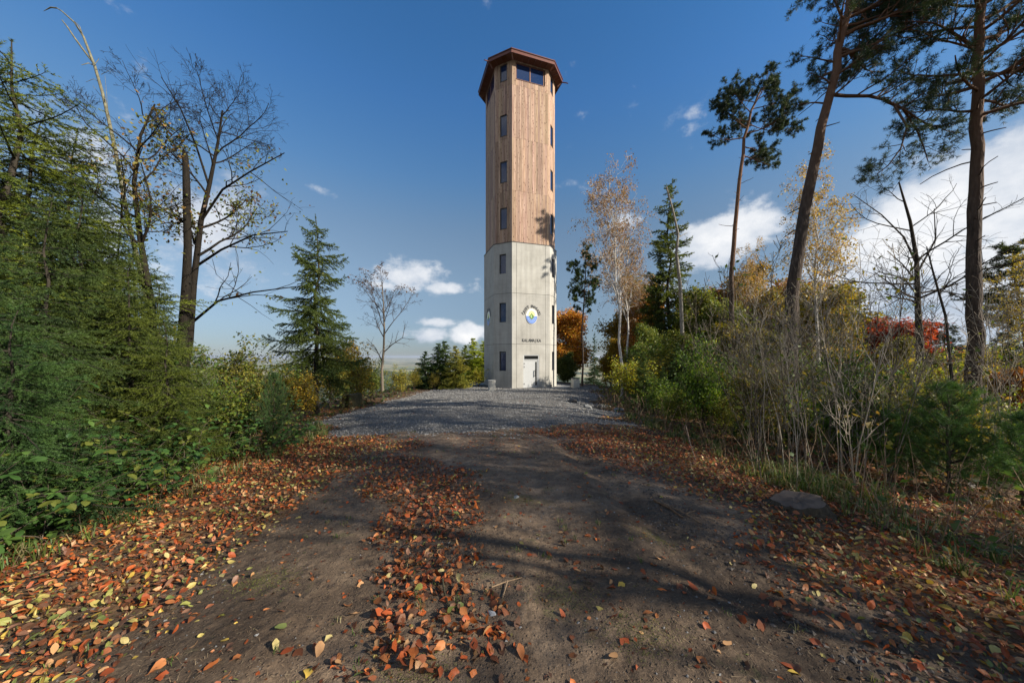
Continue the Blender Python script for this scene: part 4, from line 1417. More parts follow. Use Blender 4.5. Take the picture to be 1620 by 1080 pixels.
# ------------------------------------------------------------------ templates
LVT = [dict(n=26, t0=.10, ang=50, ratio=.36, seg=6, wob=.12, trop=.05, rr=.5, fall=.6), dict(n=8, t0=.2, ang=45, ratio=.45, seg=5, wob=.16, trop=.02, rr=.6, leafy=True), dict(n=4, t0=.2, ang=45, ratio=.5, seg=4, wob=.2, trop=0, rr=.7)]
broad_y = leafy(41, 7, .09, LVT, YEL, .15, 16, name='yellow_tree', spread=.2, wob=.007, multi=2)
broad_o = leafy(42, 6, .08, LVT, ORA, .15, 16, name='orange_tree', spread=.2, wob=.007, multi=2)
broad_g = leafy(43, 6, .08, LVT, YGR, .15, 16, name='green_tree', spread=.2, wob=.007, multi=3)
LVB = [dict(n=22, t0=.38, ang=32, ratio=.26, seg=7, wob=.08, trop=.05, rr=.45, fall=.45), dict(n=8, t0=.15, ang=38, ratio=.55, seg=6, wob=.12, trop=-.10, rr=.6, leafy=True), dict(n=4, t0=.2, ang=38, ratio=.6, seg=5, wob=.15, trop=-.16, rr=.7)]
birch1 = leafy(51, 13, .11, LVB, BIR, .10, 10, 'bark_birch', .08, .5, .006, 'birch', lean=(-.9, 0), dmin=.007)
birch2 = leafy(52, 11, .10, LVB, BIR, .10, 8, 'bark_birch', .08, .5, .008, 'thin_birch', lean=(.5, 0), dmin=.007)
far_spruce = spruce(61, 9, 2.0, .33, 8, 110, .08, .026, base=.1, droop=.6, r0=.12, twig_sp=.12, ragged=.4, gap=.08, power=.8)
tall_spruce = spruce(62, 15, 2.1, .40, 8, 75, .10, .034, base=.22, droop=.45, r0=.15, twig_sp=.11, ragged=.5, gap=.14, power=.55)
young_conifer = spruce(63, 3.6, 1.15, .19, 8, 110, .07, .024, base=.03, droop=.25, r0=.05, twig_sp=.09, ragged=.3)
LVS = [dict(n=9, t0=.15, ang=38, ratio=.5, seg=5, wob=.14, trop=.05, rr=.6, fall=.4), dict(n=6, t0=.2, ang=42, ratio=.5, seg=4, wob=.18, trop=.02, rr=.6, leafy=True)]
shrub_a = leafy(71, 2.2, .016, LVS, YGR, .085, 8, 'bark_twig', .07, .3, .03, 'shrub', multi=9, ks=(4, 3, 3, 3))
shrub_b = leafy(72, 2.0, .016, LVS, YEL, .085, 7, 'bark_twig', .07, .3, .03, 'yellow_shrub', multi=9, ks=(4, 3, 3, 3))
shrub_g = leafy(73, 1.9, .016, LVS, GRN, .085, 8, 'bark_twig', .07, .3, .03, 'green_shrub', multi=9, ks=(4, 3, 3, 3))

# shrubs below and behind the left trees
G1 = 'shrubs along the left plateau edge'
for lab, px, Y, s, rot, src, col in [
    ('yellow-green bush right beside the foot of the rowan', 632, 21, .75, .3, shrub_a, (1.3, 1.2, .9)),
    ('bush between the lone spruce and the rowan, pale yellow', 560, 18, 1.25, 1.2, shrub_b, (1.3, 1.3, 1.2)),
    ('taller bush of withered cream and brown leaves right of the lone spruce', 545, 19, 1.6, 2.2, shrub_b, (1.2, 1.0, 1.1)),
    ('olive bush just right of the lone spruce trunk', 525, 16, 1.15, 3.1, shrub_a, (1.2, 1.15, .9)),
    ('green bush in front of the rowan, left side', 588, 19.5, .95, 4.0, shrub_g, (1.4, 1.3, .9)),
    ('dark green bush left of the lone spruce trunk', 455, 13, .9, 5.0, shrub_g, (1.0, 1.1, .9)),
    ('yellow-leaved shrub under the bare branches left of the lone spruce', 430, 11.5, .8, .8, shrub_b, (.6, .7, .7)),
    ('tall olive shrub behind the twin dark trunks', 375, 12, 1.2, 1.8, shrub_a, (.7, .75, .7)),
    ('yellow shrub with gappy leaves right of the twin dark trunks', 400, 9.6, .85, 2.6, shrub_a, (.9, .9, .7)),
    ('dark shrub at the foot of the twin dark trunks', 325, 8.0, .9, 3.3, shrub_g, (.8, .9, .8)),
    ('low green shrub at the leaf-littered left edge of the path', 372, 7.4, .65, 4.4, shrub_g, (1.3, 1.2, .8)),
    ('yellowish shrub behind the tall left spruces', 225, 11, 1.5, 5.4, shrub_b, (1.0, 1.0, .9)),
    ('shrub deep in shade behind the broad dark spruce', 95, 10, 1.8, .5, shrub_a, (.8, .9, .8)),
    ('leafy shrub behind the spruce with the bare leading shoot', 165, 12.5, 2.2, 1.5, shrub_a, (1.1, 1.0, .8)),
    ('shrub between the lone spruce and the small young pine', 478, 12, .8, 2.4, shrub_b, (1.2, 1.1, .9)),
]:
    put('shrub', lab, 'bush', at(px, Y), Y, src, s, rot, col, G1)

# row of young conifers on the far edge, left of the tower
G2 = 'row of young conifers behind the gravel, left of the tower'
for lab, px, top, Y, col in [
    ('leftmost dark young spruce of the row left of the tower', 672, 560, 27, (.9, 1.1, 1.0)),
    ('second young spruce from the left in the row beside the tower', 692, 548, 28, (1.0, 1.2, 1.0)),
    ('tallest dark spruce of the row, third from the left', 705, 545, 27.5, (1.3, 1.4, .9)),
    ('pale dry-topped young larch in the middle of the row', 722, 552, 26.5, (5.0, 3.2, 1.8)),
    ('green-gold larch right of the middle of the row', 735, 550, 37, (4.5, 3.6, 1.0)),
    ('bright yellow-green larch, second from the tower', 750, 540, 38, (6.0, 4.6, 1.0)),
    ('yellow-green larch touching the tower wall outline', 764, 544, 39, (5.0, 4.0, 1.0)),
]:
    x = at(px, Y); h = hgt(top, Y) - gz1(x, Y)
    put('young_conifer', lab, 'tree', x, Y, young_conifer, (h / 3.6 * 1.7, h / 3.6 * 1.7, h / 3.6 * 1.06), px * .7, col, G2)
for lab, px, Y, s, src, col in [
    ('small golden bush at the left end of the young conifer row', 655, 25.5, .65, shrub_a, (1.5, 1.3, .8)),
    ('low bush in front of the third conifer of the row', 688, 26.0, .55, shrub_a, (1.3, 1.1, .8)),
    ('low green bush in front of the young larches', 730, 26.6, .60, shrub_g, (1.4, 1.4, .8)),
    ('bush close to the tower foot on its left side', 757, 27.2, .7, shrub_a, (1.6, 1.5, .7))]:
    put('shrub', lab, 'bush', at(px, Y), Y, src, s, px, col, G1)

# ------------------------------------------------------------------ right side: pines
rng = np.random.default_rng(77)
Yp = 10.0
X0 = at(1246, Yp)
tr = [lp(1246, 700, Yp, X0, Yp), lp(1248, 600, Yp, X0, Yp), lp(1252, 500, Yp, X0, Yp), lp(1262, 400, Yp, X0, Yp), lp(1280, 300, Yp, X0, Yp), lp(1300, 200, Yp, X0, Yp), lp(1322, 110, Yp, X0, Yp), lp(1340, 20, Yp, X0, Yp), lp(1352, -80, Yp, X0, Yp), lp(1360, -190, Yp, X0, Yp)]
H = tr[-1][2]
specs = [(.60, 150, 20, .8), (.61, 300, 25, 1.0), (.62, 20, 25, 1.3), (.635, 200, 20, .8), (.65, 300, 15, 1.3), (.66, 20, 25, 1.6), (.665, 90, 20, 1.3), (.68, 170, 25, 1.0), (.69, 330, 5, 2.0), (.71, 20, 5, 2.6), (.735, 340, 0, 3.0), (.75, 5, 5, 3.2), (.765, 350, 10, 3.0), (.785, 25, 8, 3.2), (.80, 300, 10, 2.2), (.70, 10, 20, 2.2), (.715, 240, 30, 1.4), (.73, -10, 15, 2.8), (.745, 60, 20, 2.2), (.76, 180, 15, 1.3),
         (.775, 15, 10, 3.2), (.79, 320, 20, 2.6), (.805, -5, 12, 3.4), (.82, 130, 30, 1.4), (.835, 30, 10, 3.0), (.85, -20, 20, 2.6), (.87, 200, 30, 1.2), (.89, 70, 25, 2.2), (.91, 0, 30, 2.4), (.94, 160, 40, 1.4), (.96, 280, 45, 1.6), (.985, 40, 60, 1.4)]
ex = [([lp(1316, 150, Yp, X0, Yp), lp(1338, 152, Yp, X0, Yp), lp(1375, 152, Yp - .2, X0, Yp), lp(1400, 158, Yp - .3, X0, Yp), lp(1428, 172, Yp - .4, X0, Yp), lp(1455, 190, Yp - .4, X0, Yp), lp(1480, 205, Yp - .3, X0, Yp)], .065, .36),
      ([lp(1412, 162, Yp - .3, X0, Yp), lp(1435, 200, Yp - .6, X0, Yp), lp(1425, 235, Yp - .6, X0, Yp), lp(1405, 262, Yp - .6, X0, Yp), lp(1388, 275, Yp - .5, X0, Yp)], .035, .30),
      ([lp(1428, 172, Yp - .4, X0, Yp), lp(1450, 205, Yp - .2, X0, Yp), lp(1462, 235, Yp - .2, X0, Yp), lp(1468, 255, Yp, X0, Yp)], .03, .30)]
big_pine = pine(81, tr, .19, .06, specs, nk=18, nl=.10, nw=.0105, explicit=ex, stubs=9, stubrange=(.38, .64))
put('pine_tree', 'big leaning pine with a heavy limb stretching right, nearest pine to the tower', 'tree', X0, Yp, big_pine, group='tall pines on the right')

Yp = 9.4
X0 = at(1540, Yp)
tr = [lp(1541, 690, Yp, X0, Yp), lp(1540, 600, Yp, X0, Yp), lp(1541, 500, Yp, X0, Yp), lp(1541, 400, Yp, X0, Yp), lp(1543, 300, Yp, X0, Yp), lp(1547, 200, Yp, X0, Yp), lp(1550, 100, Yp, X0, Yp), lp(1551, 0, Yp, X0, Yp), lp(1552, -100, Yp, X0, Yp), lp(1552, -200, Yp, X0, Yp)]
specs = [(.575, 300, 0, 1.8), (.60, 270, 5, 1.8), (.625, 100, 5, 1.8), (.645, 350, 0, 2.3), (.66, 260, 5, 2.0), (.68, 340, 5, 2.2), (.70, 185, 5, 2.2), (.72, 290, 10, 2.2), (.74, 355, 10, 2.4), (.765, 165, 10, 2.2), (.785, 350, 10, 2.4), (.57, 20, 5, 1.5), (.585, 175, 0, 1.5), (.60, 5, 10, 1.9), (.615, 200, 5, 1.7), (.63, 330, 10, 2.0), (.65, 165, 12, 1.9), (.67, 40, 10, 1.9), (.69, 190, 15, 1.6), (.71, 0, 15, 2.1), (.73, 150, 15, 1.7), (.75, 210, 15, 1.9), (.77, 20, 20, 2.0), (.79, 175, 20, 1.8), (.81, 300, 20, 1.8),
         (.83, 340, 20, 2.2), (.85, 190, 25, 1.7), (.875, 90, 25, 1.8), (.90, 10, 30, 1.8), (.93, 220, 30, 1.5), (.96, 130, 40, 1.3), (.985, 0, 60, 1.2)]
pine_b = pine(82, tr, .172, .07, specs, nk=18, nl=.10, nw=.0105, stubs=14, stubrange=(.25, .6))
put('pine_tree', 'straight tall pine with dark rough trunk near the right frame edge', 'tree', X0, Yp, pine_b, group='tall pines on the right')

# slender pine with a one-sided crown
Yp = 23.3
X0 = at(1160, Yp)
tr = [lp(1160, 600, Yp, X0, Yp), lp(1158, 520, Yp, X0, Yp), lp(1157, 440, Yp, X0, Yp), lp(1163, 360, Yp, X0, Yp), lp(1169, 290, Yp, X0, Yp), lp(1178, 220, Yp, X0, Yp), lp(1188, 175, Yp, X0, Yp), lp(1205, 140, Yp, X0, Yp)]
r3 = np.random.default_rng(9)
specs = [(.66, 0, -12, 2.0), (.69, 20, -8, 2.6), (.72, 170, -5, 2.0), (.74, 330, 0, 2.6), (.77, 190, 5, 2.2), (.79, 10, 0, 2.8), (.81, 160, 5, 2.4), (.83, 60, 10, 2.4), (.85, 200, 10, 2.2), (.87, 0, 10, 2.6), (.89, 280, 20, 1.8), (.91, 170, 20, 1.8), (.93, 20, 25, 1.8), (.96, 120, 35, 1.2), (.985, 0, 40, 1.2), (.99, 200, 40, .9)]
specs = [(a, b, c, d * 1.12) for a, b, c, d in specs]
pine_c = pine(83, tr, .18, .055, specs, nk=16, nl=.16, nw=.026, stubs=16, stubrange=(.35, .66))
put('pine_tree', 'slender pine with a small crown high on a bare trunk, left of the leaning pine', 'tree', X0, Yp, pine_c, group='tall pines on the right')

# general slim pine used further off
tr = [[0, 0, 0], [.1, 0, 2.5], [0, .1, 5], [.2, 0, 7.5], [.4, 0, 10], [.5, 0, 12.5]]
pine_d = pine(84, tr, .13, .04, crown_specs(r3, .52, .99, 26, 1.9, 'round'), nk=16, nl=.16, nw=.026, stubs=12, stubrange=(.2, .5))
for lab, px, Y, H, rot, col in [
    ('thin pine with a narrow dark crown standing just right of the tower', 921, 29, 11.9, 0, (1.7, 1.7, .9)),
    ('pine with spreading flat boughs cut by the right frame edge', 1628, 13, 7.6, 2.0, (1.3, 1.2, .8)),
    ('small distant pine between the bare tree and the straight pine', 1492, 34, 9.2, 4.0, (1.0, 1.0, .9)),
    ('short dark pine low on the right horizon', 1590, 30, 7.0, 1.0, (1.0, 1.0, .9))]:
    s = H / 12.5
    wd = .75 if 'narrow' in lab else 1.15
    put('pine_tree', lab, 'tree', at(px, Y), Y, pine_d, (s * wd, s * wd, s), rot, col, 'tall pines on the right')

# tall spruce with the leaning bare trunk before it
Y = 29
put('spruce_tree', 'tall narrow spruce in the middle of the right-hand wood', 'tree', at(1057, Y), Y, tall_spruce, (1.25, 1.25, (hgt(275, Y) + .9) / 15), 0.5, (2.1, 1.8, .8), 'trees of the right-hand wood')
X0 = at(1082, 20)
g1, g2, tips, rng = deciduous(91, [lp(1082, 600, 20, X0, 20), lp(1079, 520, 20, X0, 20), lp(1076, 450, 20, X0, 20), lp(1070, 400, 20, X0, 20), lp(1073, 370, 20, X0, 20), lp(1064, 330, 20, X0, 20), lp(1054, 295, 20, X0, 20)], .13, [dict(n=5, t0=.5, ang=50, ratio=.1, seg=5, wob=.15, trop=.05, rr=.5), dict(n=3, t0=.3, ang=40, ratio=.4, seg=4, wob=.15, trop=.0, rr=.5)], r1=.03, dmin=.008)
put('dead_tree', 'crooked bare grey trunk standing in front of the tall narrow spruce', 'tree', X0, 20, [('trunk', g1.mesh('crooked_trunk', M['bark_grey'], True)), ('branches', g2.mesh('crooked_twigs', M['bark_grey'], True))], group='trees of the right-hand wood')

# birches
for lab, px, Y, top, src, H0, rot, col in [
    ('tallest birch with pinkish fading crown and white trunk, right of the tower', 984, 20.5, 272, birch1, 13, 0.2, (1, .9, 1)),
    ('second birch, thinner, just right of the tallest one', 992, 28, 372, birch2, 11, 1.2, (.95, .85, 1.0)),
    ('pale golden birch behind the leaning pine', 1300, 17, 285, birch2, 11, 2.8, (1.35, 1.35, .8)),
    ('birch showing gold leaf tufts over the middle of the wood', 1185, 27, 408, birch2, 11, 4.0, (1.3, 1.2, .6)),
    ('yellowing birch drooping at the right frame edge', 1618, 11, 395, birch2, 11, 5.0, (1.3, 1.5, .5)),
    ('slender birch between the tall narrow spruce and the second birch', 1003, 33, 440, birch1, 13, 3.3, (1.0, .9, .8))]:
    x = at(px, Y); s = (hgt(top, Y) - gz1(x, Y)) / H0
    put('birch_tree', lab, 'tree', x, Y, src, (s * .85, s * .85, s), rot, col, 'birches in the right-hand wood')

# bare tree against the white cloud, at the right
Yd = 12.5
X0 = at(1455, Yd)
lv4 = [dict(n=11, t0=.4, ang=62, ratio=.34, seg=7, wob=.14, trop=.05, rr=.5, fall=.4), dict(n=6, t0=.2, ang=45, ratio=.5, seg=6, wob=.17, trop=.03, rr=.6), dict(n=4, t0=.2, ang=42, ratio=.5, seg=5, wob=.2, trop=0, rr=.6)]
g1, g2, tips, rng = deciduous(92, [lp(1458, 640, Yd, X0, Yd), lp(1456, 560, Yd, X0, Yd), lp(1452, 480, Yd, X0, Yd), lp(1450, 410, Yd, X0, Yd), lp(1440, 350, Yd, X0, Yd), lp(1422, 288, Yd, X0, Yd)], .12, lv4, r1=.02, dmin=.005, extra=[
    ([lp(1451, 420, Yd, X0, Yd), lp(1430, 375, Yd, X0, Yd), lp(1395, 340, Yd, X0, Yd), lp(1350, 308, Yd, X0, Yd)], .035), ([lp(1454, 470, Yd, X0, Yd), lp(1430, 440, Yd, X0, Yd), lp(1390, 430, Yd, X0, Yd), lp(1360, 450, Yd, X0, Yd)], .03), ([lp(1452, 430, Yd, X0, Yd), lp(1480, 380, Yd, X0, Yd), lp(1478, 330, Yd, X0, Yd)], .035)])
bare_parts = [('trunk', g1.mesh('bare_trunk_right', M['bark_dark'], True)), ('branches', g2.mesh('bare_branches_right', M['bark_dark'], True))]
put('bare_tree', 'bare dark tree spreading thin branches against the white cloud', 'tree', X0, Yd, bare_parts)
X0 = at(1510, 7.5)
g1, g2, tips, rng = deciduous(93, [lp(1512, 720, 7.5, X0, 7.5), lp(1506, 600, 7.5, X0, 7.5), lp(1496, 500, 7.5, X0, 7.5), lp(1476, 430, 7.5, X0, 7.5), lp(1466, 390, 7.5, X0, 7.5)], .035, [dict(n=9, t0=.35, ang=45, ratio=.35, seg=6, wob=.15, trop=.03, rr=.5), dict(n=5, t0=.2, ang=45, ratio=.5, seg=5, wob=.17, trop=.02, rr=.6)], r1=.008)
put('bare_sapling', 'slim dark sapling arching left in front of the straight pine', 'tree', X0, 7.5, [('trunk', g1.mesh('arching_trunk', M['bark_dark'], True)), ('branches', g2.mesh('arching_branches', M['bark_dark'], True))])

# the mixed wood behind
GW = 'trees of the right-hand wood'
for lab, px, Y, top, src, H0, wid, col in [
    ('orange-leaved tree just behind the tower on its right', 905, 36, 495, broad_o, 6, 1.05, (1.8, 1.9, 1.3)),
    ('dark green bushy tree at the tower\'s right edge', 898, 33, 560, broad_g, 6, 1.3, (.45, .6, .6)),
    ('tiny dark spruce tip far off between tower and birches', 940, 60, 528, far_spruce, 9, .8, (.8, 1.0, 1.2)),
    ('golden tree behind the foot of the tallest birch', 966, 38, 540, broad_y, 7, 1.2, (1.5, 1.3, .9)),
    ('yellow tree between the two white birches', 998, 40, 452, broad_y, 7, 1.1, (1.0, .85, .8)),
    ('orange-brown tree left of the tall narrow spruce', 1012, 34, 475, broad_o, 6, .9, (1.0, 1.0, .9)),
    ('dark green spruce left of the tall narrow one, half its height', 1030, 30, 430, far_spruce, 9, 1.0, (1.2, 1.2, .8)),
    ('spruce tucked close behind the tall narrow one on its left', 1044, 29, 395, far_spruce, 9, .7, (1.0, 1.1, .8)),
    ('green tree right of the crooked bare grey trunk', 1105, 27, 462, broad_g, 6, 1.0, (.8, .9, .7)),
    ('spruce with pale tips right of the crooked bare grey trunk', 1128, 31, 455, far_spruce, 9, .8, (1.7, 1.6, .8)),
    ('orange tree left of the slender round-crowned pine', 1140, 34, 465, broad_o, 6, 1.4, (1.0, 1.0, .9)),
    ('tall golden tree right of the slender round-crowned pine', 1192, 30, 425, broad_y, 7, 1.0, (1.1, .85, .7)),
    ('green-yellow tree below the golden birch tufts', 1215, 26, 470, broad_g, 6, 1.0, (1.3, 1.0, .7)),
    ('rust-coloured tree just left of the leaning pine trunk', 1232, 34, 455, broad_o, 6, 1.2, (.8, .8, .8)),
    ('bright yellow tree right of the leaning pine trunk', 1285, 20, 462, broad_y, 7, 1.2, (1.1, 1.05, .8)),
    ('olive tree behind the thicket right of the leaning pine', 1318, 24, 462, broad_g, 6, 1.2, (1.2, 1.0, .7)),
    ('red-leaved maple rising above the yellow bushes', 1385, 22, 512, broad_o, 6, 1.6, (1.0, .38, .8)),
    ('yellow-green tree in front of the red maple', 1410, 17, 540, broad_y, 7, 1.3, (.9, 1.05, .7)),
    ('golden-brown tree left of the red maple', 1350, 27, 520, broad_y, 7, 1.3, (.8, .75, .7)),
    ('green tree under the bare dark tree', 1462, 19, 560, broad_g, 6, 1.4, (.9, 1.0, .7)),
    ('bright meadow-green tree beyond the straight pine', 1575, 20, 585, broad_g, 6, 1.5, (1.2, 1.5, .7)),
    ('dark spruce at the right frame edge beyond the straight pine', 1600, 23, 520, far_spruce, 9, 1.2, (.9, 1.0, 1.0)),
    ('rusty beech bough tree low at the right frame edge', 1612, 10, 590, broad_o, 6, 1.0, (.8, .7, .7)),
    ('dark spruce far behind the straight pine', 1515, 36, 545, far_spruce, 9, 1.3, (.8, 1.0, 1.1)),
    ('dark green spruce in the gap left of the golden tall tree', 1165, 40, 470, far_spruce, 9, 1.2, (.9, 1.0, .9)),
    ('broad green tree low behind the second birch', 1025, 24, 520, broad_g, 6, 1.2, (.7, .85, .8)),
    ('olive bushy tree at the foot of the tall narrow spruce', 1072, 20, 530, broad_g, 6, 1.3, (.8, .9, .7)),
    ('yellow bushy tree at the foot of the slender round-crowned pine', 1150, 18, 520, broad_y, 7, 1.4, (.8, .85, .7)),
    ('green-gold bushy tree left of the leaning pine foot', 1205, 15, 535, broad_y, 7, 1.2, (.7, .8, .6)),
]:
    x = at(px, Y); h = hgt(top, Y) - gz1(x, Y); s = h / H0
    nm = 'spruce_tree' if src is far_spruce else 'autumn_tree'
    put(nm, lab, 'tree', x, Y, src, (s * wid, s * wid, s), px * .37, col, GW)

# ------------------------------------------------------------------ thicket, bushes and young pines on the right
def soft_pine(seed, H, Rb, whorl, per):
    rng = np.random.default_rng(seed)
    tr = np.array([[0, 0, H * k / 8] for k in range(9)]) + rng.normal(size=(9, 3)) * .01
    rad = np.linspace(.03, .008, 9)
    gt, g = G(), G(); tubes(gt, [tr], [rad], 7)
    P, D, bp, br = [], [], [], []
    for z in np.arange(.08 * H, H, whorl):
        f = z / H
        for k in range(per):
            az = rng.random() * 6.28; L = Rb * (1 - f) ** .7 * (.6 + .6 * rng.random()) + .08
            p, r = curve(rng, [0, 0, z], [math.cos(az), math.sin(az), .35 + .5 * f], L, .008, 7, .07, .05)
            bp.append(p); br.append(np.maximum(r, .003))
            m = max(4, int(L / .075)); t = .15 + .85 * rng.random(m)
            q, T, _ = sample(p, r, t)
            d = perp_dirs(T, R(40) * np.ones(m), rng.random(m) * 6.28)
            l = (.06 + .20 * L * rng.random(m))[:, None]
            for s in (.3, .65, 1.0):
                P.append(q + d * l * s); D.append(nrm(d + T * .3))
            P.append(q); D.append(T)
    P = np.concatenate(P); D = np.concatenate(D)
    cols = np.array([[.018, .045, .018], [.028, .065, .025], [.045, .09, .03]])
    needles(g, P, D, 13, .085, .0042, .6, cols[rng.integers(0, 3, len(P))], rng, .2, jit=.05)
    tubes(gt, bp, br, 3)
    return [('trunk', gt.mesh('soft_pine_wood', M['bark_twig'], True)), ('crown', g.mesh('soft_pine_crown', M['needle']))]


softp = soft_pine(101, 1.7, 1.15, .13, 7)
for lab, px, Y, s, rot, col in [
    ('largest bushy young pine with long dark green needles in front of the straight pine', 1500, 5.6, 1.0, 0, (2.9, 2.5, 1.6)),
    ('bushy young pine at the right frame edge', 1618, 5.2, .80, 1.5, (2.4, 2.2, 1.5)),
    ('lower young pine left of the largest bushy one, over the leaf litter', 1405, 6.4, .68, 3.0, (2.9, 2.4, 1.3)),
    ('small young pine standing alone on the left beside the path, trunk visible', 433, 7.2, .86, 4.0, (1.5, 1.3, 1.0))]:
    put('young_pine', lab, 'tree', at(px, Y), Y, softp, s if px > 500 else (.42, .42, .9), rot, col, 'young soft-needled pines')


def sapling(seed, H, lean, r=.014, forks=1):
    rng = np.random.default_rng(seed)
    g = G()
    for k in range(forks):
        a = rng.random() * 6.28
        p, rr = curve(rng, [0, 0, -.05], [lean * math.cos(a), lean * math.sin(a), 1], H * (1 - .25 * k), r * (1 - .2 * k), 10, .06, .05, .25)
        store = [[], [], []]; tips = []
        limbs(rng, p, rr, [dict(n=8, t0=.3, ang=32, ratio=.33, seg=6, wob=.08, trop=.06, rr=.6), dict(n=4, t0=.25, ang=38, ratio=.45, seg=4, wob=.12, trop=.03, rr=.6)], store, tips, 0, .003)
        tubes(g, [p], [rr], 6)
        for st in store:
            if st: tubes(g, [x for x, _ in st], [y for _, y in st], 3)
    return g.mesh('sapling_wood', M['bark_grey'], True), tips, rng


saps = []
for k, (H, ln, r, fk) in enumerate([(2.6, .08, .0075, 1), (3.4, .1, .009, 2), (2.2, .13, .006, 3), (4.2, .06, .012, 1), (3.0, .12, .0075, 2)]):
    me, tips, rng = sapling(200 + k, H, ln, r, fk)
    gl = G(); rnd_leaves(gl, tip_points(tips[::2], rng, 1), .07, YGR, rng, .4, 1, .03)
    saps.append(([('stems', me), ('foliage', gl.mesh('sapling_leaves', M['leaf']))], H))
rng = np.random.default_rng(321)
pxs = np.sort(np.concatenate([rng.uniform(1075, 1180, 12), rng.uniform(1180, 1245, 22), rng.uniform(1245, 1340, 24), rng.uniform(1340, 1455, 22), rng.uniform(1455, 1612, 14)]))
ORD = ['first', 'second', 'third', 'fourth', 'fifth', 'sixth', 'seventh', 'eighth', 'ninth', 'tenth', 'eleventh', 'twelfth', 'thirteenth', 'fourteenth', 'fifteenth', 'sixteenth',        'seventeenth',
       'eighteenth', 'nineteenth', 'twentieth', 'twenty-first', 'twenty-second', 'twenty-third', 'twenty-fourth', 'twenty-fifth']
bands = [(1180, 'below the slender round-crowned pine'), (1245, 'left of the leaning pine trunk'), (1340, 'right of the leaning pine trunk'), (1455, 'before the bare dark tree'), (1620, 'round the straight pine')]
cnt = {}
for px in pxs:
    for lim, ph in bands:
        if px < lim: break
    cnt[ph] = cnt.get(ph, 0) + 1
    Y = rng.uniform(4.9, 9.0) if px < 1420 else rng.uniform(6.0, 10)
    if px < 1180: Y = rng.uniform(9, 14)
    x = at(px, Y)
    k = rng.integers(0, 5)
    put('sapling', '%s bare grey sapling from the left %s' % (ORD[cnt[ph] - 1], ph), 'sapling', x, Y, saps[k][0], (hgt(rng.uniform(415, 575), Y) - gz1(x, Y)) / saps[k][1], rng.random() * 6.28, (rng.uniform(.8, 1.4), rng.uniform(.8, 1.2), .8),
        'thin saplings of the right-hand thicket', tilt=(rng.normal() * .06, rng.normal() * .08), pcol=[(1.5, 1.42, 1.3), (.95, .86, .76), (.42, .37, .31)][rng.integers(0, 3)])

for lab, px, Y, top, k, c in [
    ('dark slim trunk rising above the thicket, left of the slender pine', 1104, 15, 470, 3, (.5, .45, .4)),
    ('pair of pale stems between the crooked grey trunk and the slender pine', 1122, 13, 500, 4, (1.7, 1.6, 1.5)),
    ('tall dark sapling right of the slender round-crowned pine', 1208, 9, 400, 3, (.4, .36, .32)),
    ('leaning dark sapling left of the leaning pine with bare forks', 1180, 11, 430, 1, (.45, .4, .36)),
    ('tall pale sapling right of the leaning pine, its tip before the cloud', 1352, 8.5, 380, 3, (1.4, 1.3, 1.2)),
    ('dark sapling between the bare dark tree and the leaning pine', 1395, 9.5, 420, 0, (.4, .37, .33))]:
    x = at(px, Y)
    put('sapling', lab, 'sapling', x, Y, saps[k][0], (hgt(top, Y) - gz1(x, Y)) / saps[k][1], px, (1.0, .9, .6), 'thin saplings of the right-hand thicket', pcol=c)

# bushes filling the wood on the right
names = {0: 'olive green', 1: 'yellow', 2: 'dark green'}
cnt = {}
bandb = [(960, 'beside the tallest birch'), (1060, 'along the gravel bank below the birches'), (1160, 'below the crooked grey trunk'), (1240, 'below the slender round-crowned pine'), (1330, 'around the foot of the leaning pine'), (1440, 'below the red maple'), (1530, 'left of the straight pine'), (1640, 'between the straight pine and the frame edge')]
rows = [(24, 1010, 1620, 13, 1.5), (18, 985, 1620, 13, 1.1), (13.5, 1010, 1620, 12, .62), (10.5, 1060, 1620, 10, .48), (8.2, 1120, 1620, 8, .36)]
blist = []
for Y0, a, b, n, s in rows:
    for k in range(n):
        blist.append((a + (b - a) * (k + rng.random() * .8) / n, Y0 * rng.uniform(.9, 1.12), s * rng.uniform(.75, 1.3)))
for k in range(18):                                   # tall loose leafy bushes among the stems
    blist.append((1090 + 500 * (k + rng.random()) / 18, rng.uniform(6.6, 12.5), -rng.uniform(.8, 1.15)))
blist.sort()
for px, Y, s in blist:
    for lim, ph in bandb:
        if px < lim: break
    k = int(rng.choice(3, p=[.46, .12, .42] if px < 1260 else [.45, .3, .25])); key = (k, ph)
    cnt[key] = cnt.get(key, 0) + 1
    src = (shrub_a, shrub_b, shrub_g)[k]
    sxy, s = (s * 1.25, s) if s > 0 else (-s * .75, -s * rng.uniform(.8, 1.1))
    put('shrub', '%s %s bush from the left %s' % (ORD[cnt[key] - 1], names[k], ph), 'bush', at(px, Y), Y, src, (sxy, sxy, s), rng.random() * 6.28, (rng.uniform(.8, 1.35), rng.uniform(1.0, 1.4), rng.uniform(.6, .9)), 'bushes of the right-hand wood')

